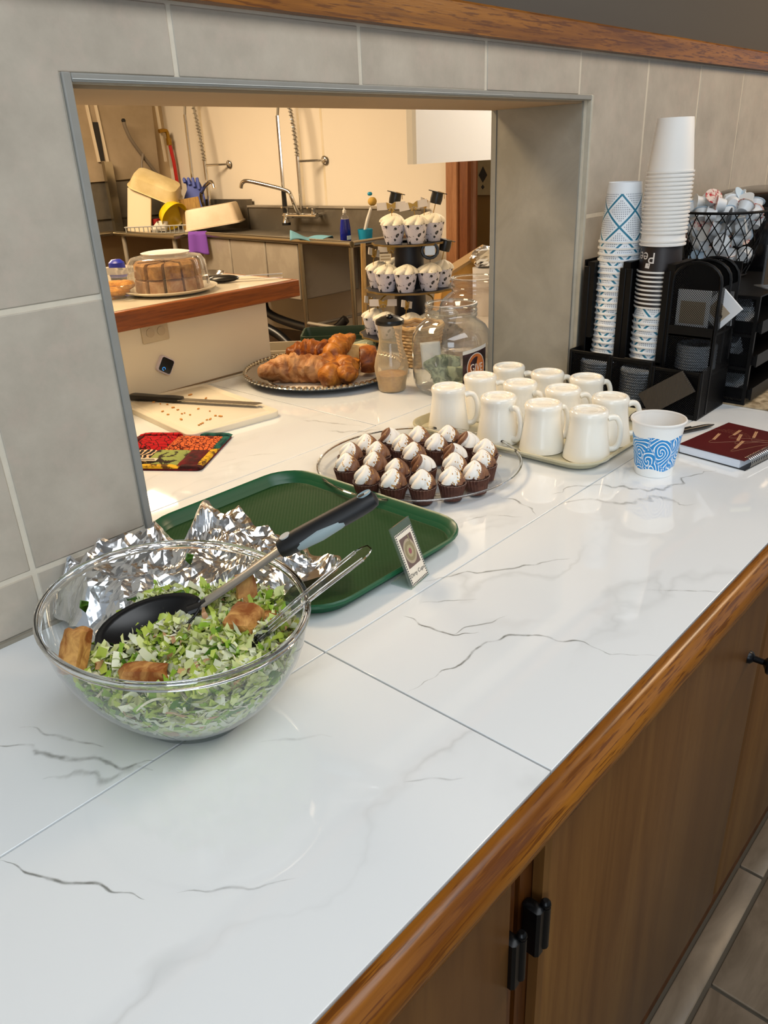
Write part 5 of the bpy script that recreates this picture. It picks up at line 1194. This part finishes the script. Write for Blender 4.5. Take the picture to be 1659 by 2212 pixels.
ovp(ov,.0250,.0345,.0921); ov.build('label_rim', flat('label_white','#cfccc6',.5), lbo)
ovp(ov2,.0232,.0325,.0924); ov2.build('label_oval', m_two('orange_oval','#a85a2c','#c9753a',30,.4,.6,.45), lbo)
tv, tf = text_geo('GIVE', .021)
MB().add([onjar(.66+v.x*.82/.0915,.066+v.y*1.25,.0928) for v in tv], tf).build('label_text', flat('label_text_white','#e6dccf',.5), lbo)
BILL = m_two('dollar_green','#5f6e58','#aab594',60,.42,.58,.8,.6); 
random.seed(12)
for k,(x,y,z,a,t_,lab) in enumerate(((-.030,-.012,.030,.3,.9,'crumpled dollar bill pressed on the left side of the tip jar'),(-.012,-.040,.028,-.5,1.1,'folded dollar bill at the front of the tip jar'),(.012,-.010,.020,.9,.5,'dollar bill lying at the bottom of the tip jar'),(-.036,.028,.048,1.3,1.2,'bluish green bill standing upright in the tip jar'),(-.008,.014,.052,.1,1.0,'wavy dollar bill on top inside the tip jar'))):
    def bf(u,v): return ((u-.5)*.076, (v-.5)*.042, .007*sin(u*7+k)+.005*sin(v*6+u*3+k*2))
    o = MB().grid(bf,14,8).xf(Matrix.Translation((1.432+x,1.106+y,ZC+.006+z)) @ Matrix.Rotation(va+pi/2+a,4,'Z') @ Matrix.Rotation(t_,4,'X')).build('dollar_bill',BILL,None,solid=.0004); tag(o,lab,'money','dollar bills in the tip jar')
o = MB().grid(lambda u,v: ((u-.5)*.05,(v-.5)*.06,.004*sin(u*4)),8,8).xf(T_((1.412,1.150,ZC+.078)) @ Matrix.Rotation(va+pi/2+.3,4,'Z') @ Matrix.Rotation(1.25,4,'X')).build('paper_note',WHITEPL,None,solid=.0004); tag(o,'white paper note standing inside the tip jar','paper')
jar('glass_jar',1.735,1.262,'empty clear glass jar behind the tip jar, partly hidden by the jamb',m_clear('jar_glass_pink',(.91,.87,.84,1),1.52,.02,.07,boost=2.6),1.04)
# ------------------------------------------------------------------ wicker basket, green dish, wrapped tray
wb = thing('wicker_basket', 'small pale wicker basket between the carafe and the tip jar', 'basket', (1.565,1.315,ZC+.0003))
WICK = m_two('pale_wicker','#b08a58','#d8b988',40,.35,.65,.6,.3)
for k in range(11):
    z_ = .006+k*.0088; r_ = .046+.014*k/10
    MB().tube([((r_+.0016*(1 if (i+k)%2 else -1))*cos(2*pi*i/36),(r_+.0016*(1 if (i+k)%2 else -1))*sin(2*pi*i/36),z_) for i in range(36)],.0040,5,closed=True).build('woven_strand', WICK, wb)
for k in range(18):
    a = 2*pi*k/18; MB().tube([(.046*cos(a),.046*sin(a),0),(.060*cos(a),.060*sin(a),.10)],.0022,5).build('stake', WICK, wb)
MB().tube([(.062*cos(2*pi*i/36),.062*sin(2*pi*i/36),.104+.002*sin(9*2*pi*i/36)) for i in range(36)],.0065,7,closed=True).build('rim', WICK, wb); MB().lathe([(.0001,.001),(.045,.001),(.045,.004),(.0001,.004)],20).build('base', WICK, wb)
gd = thing('glass_dish', 'small greenish glass dish with curled handle beside the cupcake stand', 'dish', (1.596,1.560,ZC+.0003))
GG = m_clear('green_glass',(.78,.84,.76,1),1.5,.04,.15,(.5,.56,.46,1))
MB().lathe([(.0001,.001),(.035,.001),(.044,.014),(.0455,.024),(.043,.022),(.033,.004),(.0001,.004)],32).build('bowl', GG, gd); MB().tube(smooth_path([(-.040,-.012,.022),(-.052,-.018,.030),(-.050,-.006,.036),(-.040,.004,.026)],5),.0032,7).build('handle', GG, gd)
kb = thing('kraft_box', 'tan kraft wedge shaped box behind the second glass jar', 'box', (2.155,1.735,ZC+.0003), -.62)
MB().prism([(0,0),(.24,0),(.24,.155),(.19,.205),(.02,.115)],-.04,.04,axis='y').build('box', m_two('kraft_card','#a77a38','#c89a52',12,.35,.65,.8), kb)
MB().prism([(.02,.116),(.19,.206),(.186,.214),(.012,.124)],-.043,.043,axis='y').build('lid_flap', flat('kraft_edge','#a08258',.7), kb)
fw_ = thing('foil_parcel', 'lump of foil on the tan kraft box', 'foil', (2.226,1.575,ZC+.0003))
MB().lathe([(.0001,0),(.040,0),(.042,.155),(.0001,.158)],24).build('white_tub', flat('white_tub','#d8d6d8',.4), fw_)
MB().ball((0,0,.188),(.052,.046,.034),20,12,d=lambda u:.22*MN.noise(u*4)).build('foil', FOIL, fw_, flatshade=True)
# ------------------------------------------------------------------ sink run
sk = thing('sink_unit', 'long stainless steel sink and drainboard along the cream wall', 'sink', (0,0,0))
RA, RB = (4.06,5.80), (3.925,3.87)      # front rail ends
xr = WX-.03
def lerp(a,b,t): return (a[0]+(b[0]-a[0])*t,a[1]+(b[1]-a[1])*t)
MB().tube([(RA[0],RA[1],.893),(RB[0],RB[1],.893)],.022,12).tube([(RB[0],RB[1],.893),(xr,RB[1],.893)],.022,12).build('front_rail', flat('worn_rail_steel','#a39a86',.22,.95), sk)
dk = MB(); m1 = lerp(RA,RB,.68)
dk.prism([(RA[0],RA[1]),(RB[0],RB[1]),(xr,RB[1]),(xr,RA[1])],.872,.880)
dk.build('drainboard', STEELD, sk)
MB().bb(xr-.06,xr,RB[1],5.86,.88,1.062).build('backsplash', STEELD, sk); MB().bb(xr-.075,xr,RB[1],5.86,1.062,1.078).build('backsplash_ledge', STEEL, sk)
for t0,t1 in ((0.0,.22),(.22,.47),(.47,.68)):
    a,b = lerp(RA,RB,t0), lerp(RA,RB,t1)
    MB().prism([(a[0]+.015,a[1]-.004),(b[0]+.015,b[1]+.004),(4.62,b[1]+.004),(4.62,a[1]-.004)],.46,.871).build('basin', STEEL, sk, bevel=.012)
for (x,y) in ((m1[0]+.02,m1[1]-.03),(RB[0]+.05,RB[1]+.06),(xr-.1,m1[1]-.03),(xr-.1,RB[1]+.06),(RA[0]+.04,RA[1]-.05)):
    MB().tube([(x,y,.0),(x,y,.871)],.019,10).build('leg', flat('worn_rail_steel','#a39a86',.22,.95), sk)
MB().tube([(m1[0]+.02,m1[1]-.03,.30),(RB[0]+.05,RB[1]+.06,.30)],.012,8).build('cross_rail', STEEL, sk); MB().tube([(m1[0]+.02,m1[1]-.03,.27),(xr-.1,m1[1]-.03,.27)],.012,8).build('cross_rail', STEEL, sk)
MB().tube(smooth_path([(4.25,5.25,.46),(4.25,5.25,.28),(4.2,4.9,.22),(4.2,4.45,.20),(4.25,4.3,.30)],6),.035,10).build('drain_pipe', BLACKP, sk)
MB().tube(smooth_path([(3.9,5.45,.22),(4.1,5.3,.20),(4.2,5.1,.12),(4.2,4.9,.02)],6),.04,10).build('drain_pipe', BLACKP, sk)
# dish table around the corner
dt = thing('dish_table', 'stainless dish landing table in the far kitchen corner', 'table', (0,0,0))
MB().prism([(3.845,5.83),(4.075,5.86),(xr,5.87),(xr,7.1),(3.45,7.1),(3.45,6.80),(3.845,6.78)],.872,.884).build('top', STEELD, dt)
MB().tube([(4.075,5.85,.893),(3.845,5.825,.893),(3.845,6.78,.893),(3.45,6.80,.893)],.022,10).build('rolled_edge', flat('worn_rail_steel','#a39a86',.22,.95), dt)
MB().bb(xr-.06,xr,5.872,7.1,.884,1.125).bb(3.45,xr-.06,7.06,7.1,.884,1.0).build('backsplash', STEELD, dt)
for x,y in ((3.88,5.90),(3.88,6.70),(4.6,5.95)): MB().tube([(x,y,0),(x,y,.872)],.02,10).build('leg', STEEL, dt)
# pre-rinse faucets
def faucet(x,y,mirror,label,top):
    f = thing('pre_rinse_faucet', label, 'faucet', (x,y,0))
    MB().tube([(-.05,-.20,1.01),(-.05,.20,1.01)],.020,10).tube([(-.05,-.13,1.01),(.10,-.13,1.01)],.016,8).tube([(-.05,.13,1.01),(.10,.13,1.01)],.016,8).build('mixer_body', CHROME, f)
    for s_ in (-1,1): q = MB().lathe([(.020,0),(.016,.03),(.022,.05)],12,c=(-.05,.16*s_,1.02),cap1=True).bb(-.11,.01,.155*s_-.008,.155*s_+.008,1.07,1.082).build('valve_handle', CHROME, f)
    MB().tube([(-.03,0,1.01),(-.03,0,1.45)],.014,8).build('riser', CHROME, f)
    MB().tube([(-.03,0,1.42),(.20,0,1.42)],.010,8).lathe([(.035,0),(.03,.015)],14,c=(0,0,0)).build('wall_bracket', CHROME, f) if False else MB().tube([(-.03,-.02,1.415),(.12,-.13,1.415),(.13,-.13,1.415)],.010,8).ball((.132,-.135,1.415),(.013,.034,.034),12,8).build('wall_bracket', CHROME, f)
    hose = smooth_path([(-.03,0,1.45),(-.03,.015,1.62),(-.03,.04,1.78),(-.03,.085,top+.10),(-.04,.15,top+.06),(-.05,.175,top-.06)],8)
    MB().tube(hose,.011,8).build('hose', flat('grey_hose','#8d8678',.4), f)
    co = []; n = 240
    for i in range(n+1):
        t = i/n*.80; k = t*(len(hose)-1); j = min(int(k),len(hose)-2); p = hose[j].lerp(hose[j+1],k-j); a = i*2*pi/10
        co.append(p+Vector((.021*cos(a),.021*sin(a)*.8,.006*sin(a))))
    MB().tube(co,.0032,5).build('spring', CHROME, f)
    MB().tube([(-.05,.175,top-.05),(-.06,.170,1.22)],.014,8).build('down_tube', CHROME, f)
    MB().tube([(-.06,.170,1.22),(-.06,.168,1.03)],[.018,.022],10).build('grip', BLACKP, f)
    MB().tube([(-.06,.168,1.03),(-.06,.168,.99),(-.06,.168,.955)],[.020,.020,.034],12).build('spray_head', CHROME, f); MB().lathe([(.036,.935),(.036,.956)],14,c=(-.06,.168,0),cap0=True).build('rubber_bumper', BLACKP, f)
    sgn_ = mirror
    MB().tube(smooth_path([(-.05,.0,1.02),(-.09,.0,1.06),(-.12,.01*sgn_,1.16),(-.13,.05*sgn_,1.205),(-.20,.20*sgn_,1.25),(-.26,.36*sgn_,1.285),(-.275,.42*sgn_,1.275),(-.28,.44*sgn_,1.235)],6),.016,10).build('swing_spout', CHROME, f)
    return f
faucet(4.60,5.06,1,'chrome pre-rinse faucet with spring hose above the sink basins',1.80)
faucet(4.60,6.30,-1,'chrome pre-rinse faucet above the dish table, nearest the far wall',1.88)
# objects on sink and table
VR = radians(-47.9)
gl = thing('rubber_glove', 'blue rubber glove hanging from the far faucet', 'glove', (4.50,6.42,1.18), VR)
def gf(u,v): a = 2*pi*u; r = .055+.05*v; return (r*cos(a)*(1+.25*sin(3*a+v*5)), r*sin(a)*.5*(1+.2*cos(2*a)), .10-.24*v+.02*sin(2*a)*v)
MB().grid(gf,24,10).build('cuff', flat('glove_blue','#4f5fae',.6), gl)
for k in range(4): MB().tube(smooth_path([(-.05+.03*k,0,.09),(-.07+.04*k,-.02,.13),(-.06+.04*k,-.04,.10-.02*k)],4),[.014]*9,8).build('finger', flat('glove_blue','#4f5fae',.6), gl)
rk2 = thing('dish_rack', 'grey dish drying rack on the dish table', 'rack', (4.16,6.46,.8845), VR)
MB().bb(-.30,.30,-.18,.18,0,.008).build('tray', flat('grey_rack','#8a8a84',.4), rk2)
for k in range(16):
    x = -.29+k*.0387; MB().bb(x-.004,x+.004,-.185,-.178,.0,.060).build('slat', flat('grey_rack','#8a8a84',.4), rk2)
MB().tube([(-.30,-.182,.062),(.30,-.182,.062),(.30,.18,.062),(-.30,.18,.062)],.006,6,closed=True).build('rail', flat('grey_rack','#8a8a84',.4), rk2)
def vdisp(dx,dy,z): c_,s_ = cos(VR),sin(VR); return (4.16+dx*c_-dy*s_, 6.46+dx*s_+dy*c_, .8845+z)
o = MB().loft([[(x,y,z) for x,y in rrect(-.105,.105,-.012,.012,.01,3)] for z in (0,.36)]).xf(T_(vdisp(-.20,-.10,.012)) @ Matrix.Rotation(VR,4,'Z') @ Matrix.Rotation(.14,4,'Y') @ Matrix.Rotation(-.12,4,'X')).build('cutting_slab', flat('cream_slab','#d8c6a6',.5), None, bevel=.004); tag(o,'cream cutting slab leaning upright at left of the dish rack','cutting board')
cvr = thing('cream_pan', 'large cream plastic pan upended on top of the drying dishes', 'pan', vdisp(-.03,.02,.36), VR)
MB().loft([[(x*k,y*k,z) for x,y in rrect(-.21,.21,-.13,.13,.07,6)] for k,z in ((1.08,-.02),(1.02,-.015),(.98,.03),(.90,.085),(.6,.10))],False,True).xf(Matrix.Rotation(.42,4,'Y') @ Matrix.Rotation(.35,4,'X')).build('pan', m_two('cream_plastic','#c9b683','#dccb9c',6,.35,.65,.5), cvr)
yb = thing('yellow_bowl', 'bright yellow plastic bowl on its side in the dish rack', 'bowl', vdisp(.09,-.05,.155), VR)
MB().lathe([(.0001,-.07),(.05,-.07),(.105,-.03),(.130,.04),(.134,.052),(.128,.05),(.10,-.022),(.05,-.06),(.0001,-.06)],40).xf(Matrix.Rotation(2.25,4,'Y') @ Matrix.Rotation(.5,4,'X')).build('bowl', flat('bright_yellow','#e3c400',.3), yb)
o = MB().loft([[(x,y,z) for x,y in rrect(-.10,.10,-.008,.008,.007,3)] for z in (0,.26)]).xf(T_(vdisp(.27,.02,.012)) @ Matrix.Rotation(VR,4,'Z') @ Matrix.Rotation(-.12,4,'Y')).build('wooden_board', m_wood('board_brown','#7a5a2a','#a07e40','#b4914e',2,.5), None, bevel=.003); tag(o,'tan wooden board standing at right of the dish rack','cutting board')
for i,(dx,dy,hx,lab) in enumerate(((-.07,-.10,'#d8d2c4','white cup lying in the dish rack beside the cream slab'),(.02,-.12,'#dcd6ca','white cup standing in front of the yellow bowl'),(-.06,-.02,'#8a1c1c','dark red mug behind the white cups in the dish rack'))):
    c = thing('rack_cup',lab,'cup',vdisp(dx,dy,.012 if i<2 else .03),VR+i)
    MB().lathe([(.0001,.001),(.032,.001),(.042,.085),(.039,.085),(.030,.006),(.0001,.006)],24).xf(Matrix.Rotation(.9 if i==0 else .2,4,'Y') if i<2 else Matrix()).build('body', flat('rackcup%d'%i,hx,.4), c)
    MB().tube([(.036,0,.02),(.06,0,.03),(.06,0,.06),(.04,0,.068)],.006,7).build('handle', flat('rackcup%d'%i,hx,.4), c)
tub = thing('dish_tub', 'cream bus tub upside down and tilted on the sink edge', 'tub', (4.36,5.94,.905), VR)
MB().loft([[(x*k,y*k,z) for x,y in rrect(-.235,.235,-.16,.16,.04,5)] for k,z in ((1.05,.0),(1.05,.012),(1.0,.014),(.90,.15),(.86,.165))],True,True).xf(Matrix.Rotation(-.12,4,'Y')).build('tub', m_two('cream_tub','#cdb99a','#dccab0',5,.35,.65,.5), tub)
tub.location = (4.36,5.96,.93)
def cloth(nm,lab,loc,fn,m,nu=20,nv=14): o = MB().grid(fn,nu,nv).build(nm,m,None,solid=.003); o.location = loc; tag(o,lab,'cloth'); return o
o = cloth('purple_cloth','purple cloth hanging over the steel edge below the tub',(4.01,5.74,.905),lambda u,v: ((u-.5)*.15+.02*v*(u-.5), -.030-.006*sin(u*9)-.02*v if v>.15 else -.02+.03*(.15-v)*5, .015-(v-.1)*.19*(1 if v>.1 else 0)+.01*sin(u*5)*v),flat('purple_towel','#6d3f9a',.9)); o.rotation_euler=(0,0,VR)
o = cloth('blue_cloth','light blue dish cloth draped on the front rail of the sink',(3.99,4.33,.915),lambda u,v: ((u-.5)*.30, (v-.5)*.10-.03*(1-u), .05*(1-u)**2*(.5+.5*sin(v*4))+.012*sin(u*8+v*3)-.06*max(0,.5-v)*(1-u)),flat('sky_blue_cloth','#6fa3b4',.9)); o.rotation_euler=(0,0,VR)
sb = thing('soap_bottle', 'bottle of dark blue dish soap on the sink edge', 'bottle', (4.16,4.16,.8805))
MB().lathe([(.0001,.001),(.042,.001),(.046,.01),(.044,.09),(.034,.150),(.0001,.151)],24,sy=.7).build('soap', flat('royal_blue_soap','#12208a',.2), sb)
MB().lathe([(.034,.1505),(.030,.165),(.016,.178),(.013,.190)],24,sy=.7).build('clear_neck', PLASTIC, sb); MB().lathe([(.013,.190),(.014,.192),(.012,.212),(.006,.214),(.005,.228)],14,cap1=True).build('cap', WHITEPL, sb)
MB().bb(-.02,.02,-.034,-.0325,.012,.04).build('label', flat('soap_label','#cfe0e6',.5), sb)
bc = thing('blue_cup', 'turquoise plastic tub holding a white dish brush', 'cup', (4.27,4.07,.8815), VR)
MB().lathe([(.046,0),(.048,.002),(.055,.075),(.052,.075),(.044,.004),(.0001,.004)],28,cap0=True).build('tub', flat('turquoise','#1892b8',.4), bc)
br_ = thing('dish_brush', 'white handled dish brush leaning in the turquoise tub', 'brush', (4.27,4.07,.888), VR)
MB().tube([(-.02,0,0),(.02,0,.13),(.05,0,.21)],[.010,.012,.010],8).build('handle', WHITEPL, br_); MB().ball((.06,0,.25),(.032,.028,.03),12,8).build('head', flat('gold_bristle','#c9a24a',.8), br_); MB().ball((.045,.01,.30),(.018,.014,.014),10,6).build('blue_knob', flat('turquoise','#1892b8',.4), br_)
# ------------------------------------------------------------------ dish machine and fittings on the far wall
dm = thing('dish_machine', 'steel dish machine hood with white edged panels in far left corner', 'dish machine', (0,0,0))
MB().prism([(3.15,1.305),(4.10,1.322),(4.56,1.345),(4.60,2.5),(3.15,2.5)],7.02,7.05,axis='y').build('hood_panel', m_two('tan_hood_steel','#8f7f66','#a3927a',2.5,.35,.65,.5), dm)
for x0,x1,z0 in ((3.945,3.895,1.48),(4.03,3.98,1.48),(4.64,4.605,1.46)):
    MB().loft([[(x0-.010,7.0,z0),(x0+.010,7.0,z0),(x0+.010,7.02,z0),(x0-.010,7.02,z0)],[(x1-.010,7.0,2.4),(x1+.010,7.0,2.4),(x1+.010,7.02,2.4),(x1-.010,7.02,2.4)]]).build('white_edge', flat('edge_cream','#cdbfa6',.5), dm)
MB().bb(3.955,4.005,7.012,7.019,1.49,1.80).build('dark_slot', BLACKP, dm)
MB().bb(3.955,4.035,6.94,6.99,.885,1.48).build('steel_post', flat('worn_rail_steel','#a39a86',.22,.95), dm)
for k in range(5): MB().bb(3.2+k*.27,3.2+k*.27+.25,7.04,7.058,1.0,1.31).build('lower_panel', STEELD, dm)
ps = thing('squeegee_pole', 'bent grey metal pole leaning across the dish machine hood', 'pole')
MB().tube(smooth_path([(4.19,6.9,1.80),(4.20,6.9,1.74),(4.255,6.9,1.62),(4.45,6.9,1.36),(4.66,6.88,1.09)],6),.017,8).build('pole', flat('grey_pole','#6d6254',.5), ps); MB().tube([(4.33,6.89,1.53),(4.29,6.87,1.46),(4.27,6.86,1.37)],[.014,.010,.008],8).build('hook', flat('grey_pole','#6d6254',.5), ps); MB().ball((4.27,6.86,1.36),.012,8,6).build('hook_tip', WHITEPL, ps); MB().ball((4.19,6.9,1.805),.02,8,6).build('end_cap', BLACKP, ps)
gv = thing('gas_fitting', 'brass pipe elbow with red hose beside the dish machine', 'pipe')
BRASS = flat('brass','#a07a2c',.3,.9)
MB().tube(smooth_path([(4.58,6.96,1.72),(4.64,6.96,1.725),(4.665,6.96,1.71),(4.672,6.96,1.62)],4),.018,8).build('elbow', BRASS, gv); MB().tube([(4.672,6.96,1.66),(4.672,6.96,1.60)],.026,8).build('nut', BRASS, gv)
MB().tube([(4.675,6.955,1.60),(4.69,6.95,1.45),(4.695,6.95,1.24)],.017,8).build('red_hose', flat('red_hose','#b01e16',.4), gv)
sbw = thing('soup_bowl', 'small cream bowl on the far end of the dish table', 'bowl', (3.63,6.93,.8845))
MB().lathe([(.0001,.001),(.05,.001),(.075,.07),(.071,.07),(.045,.008),(.0001,.008)],24).build('bowl', flat('cream_bowl','#cdbfa0',.4), sbw)
# ------------------------------------------------------------------ bins and mop on the kitchen floor
rb = thing('recycling_bin', 'dark green recycling bin with white arrow logo on the kitchen floor', 'bin', (2.86,2.98,0), VR)
GRB = flat('bin_green','#10301c',.5)
MB().loft([[(x*k,y*k,z) for x,y in rrect(-.165,.165,-.12,.12,.03,4)] for k,z in ((.82,.0),(1.0,.57),(1.06,.575),(1.06,.60),(1.0,.60),(.95,.575),(.80,.02))],True,True).build('body', GRB, rb)
lg = MB()
for k in range(3):
    a = 2*pi*k/3+pi/2; b = a+2*pi/3*.62
    p = [(.042*cos(a+(b-a)*t)*1.0,0,.042*sin(a+(b-a)*t)) for t in (0,.3,.6,1)]
    lg.tube(p,.009,6,flat_=.3)
lg.xf(T_((-.06,-.1235,.47))).build('arrow_logo', flat('bin_logo','#b9b9ae',.6), rb)
wbn = thing('white_bin', 'low grey white bin beside the recycling bin', 'bin', (2.68,3.25,0), VR)
MB().loft([[(x*k,y*k,z) for x,y in rrect(-.14,.14,-.11,.11,.03,4)] for k,z in ((.82,.0),(1.0,.50),(1.06,.505),(1.06,.52),(.95,.52),(.8,.02))],True,True).build('body', flat('pale_bin','#b5aa96',.5), wbn)
mp_ = thing('mop', 'mop with wooden handle standing behind the recycling bin', 'mop', (3.16,3.06,0))
MB().tube([(0,0,.35),(.05,.02,1.00)],.014,8).build('handle', m_wood('mop_handle','#8a6a3a','#a8854e','#b8955c',2,.5), mp_)
hb = MB(); random.seed(8)
for k in range(40):
    a = random.uniform(0,6.28); r = random.uniform(.0,.05); hb.tube([(r*.3*cos(a),r*.3*sin(a),.40),(r*cos(a),r*sin(a),.22),(r*1.5*cos(a),r*1.5*sin(a),.02)],.005,4)
q = hb.build('mop_strands', flat('mop_strand','#7a6838',.9), mp_); q['kind'] = 'stuff'
struct(MB().bb(-1.5,WX,1.2,7.1,-.004,.0005).build('floor_kitchen', m_two('brown_kitchen_floor','#3d2b1e','#4d3828',3,.35,.65,.4)), 'dark brown kitchen floor')
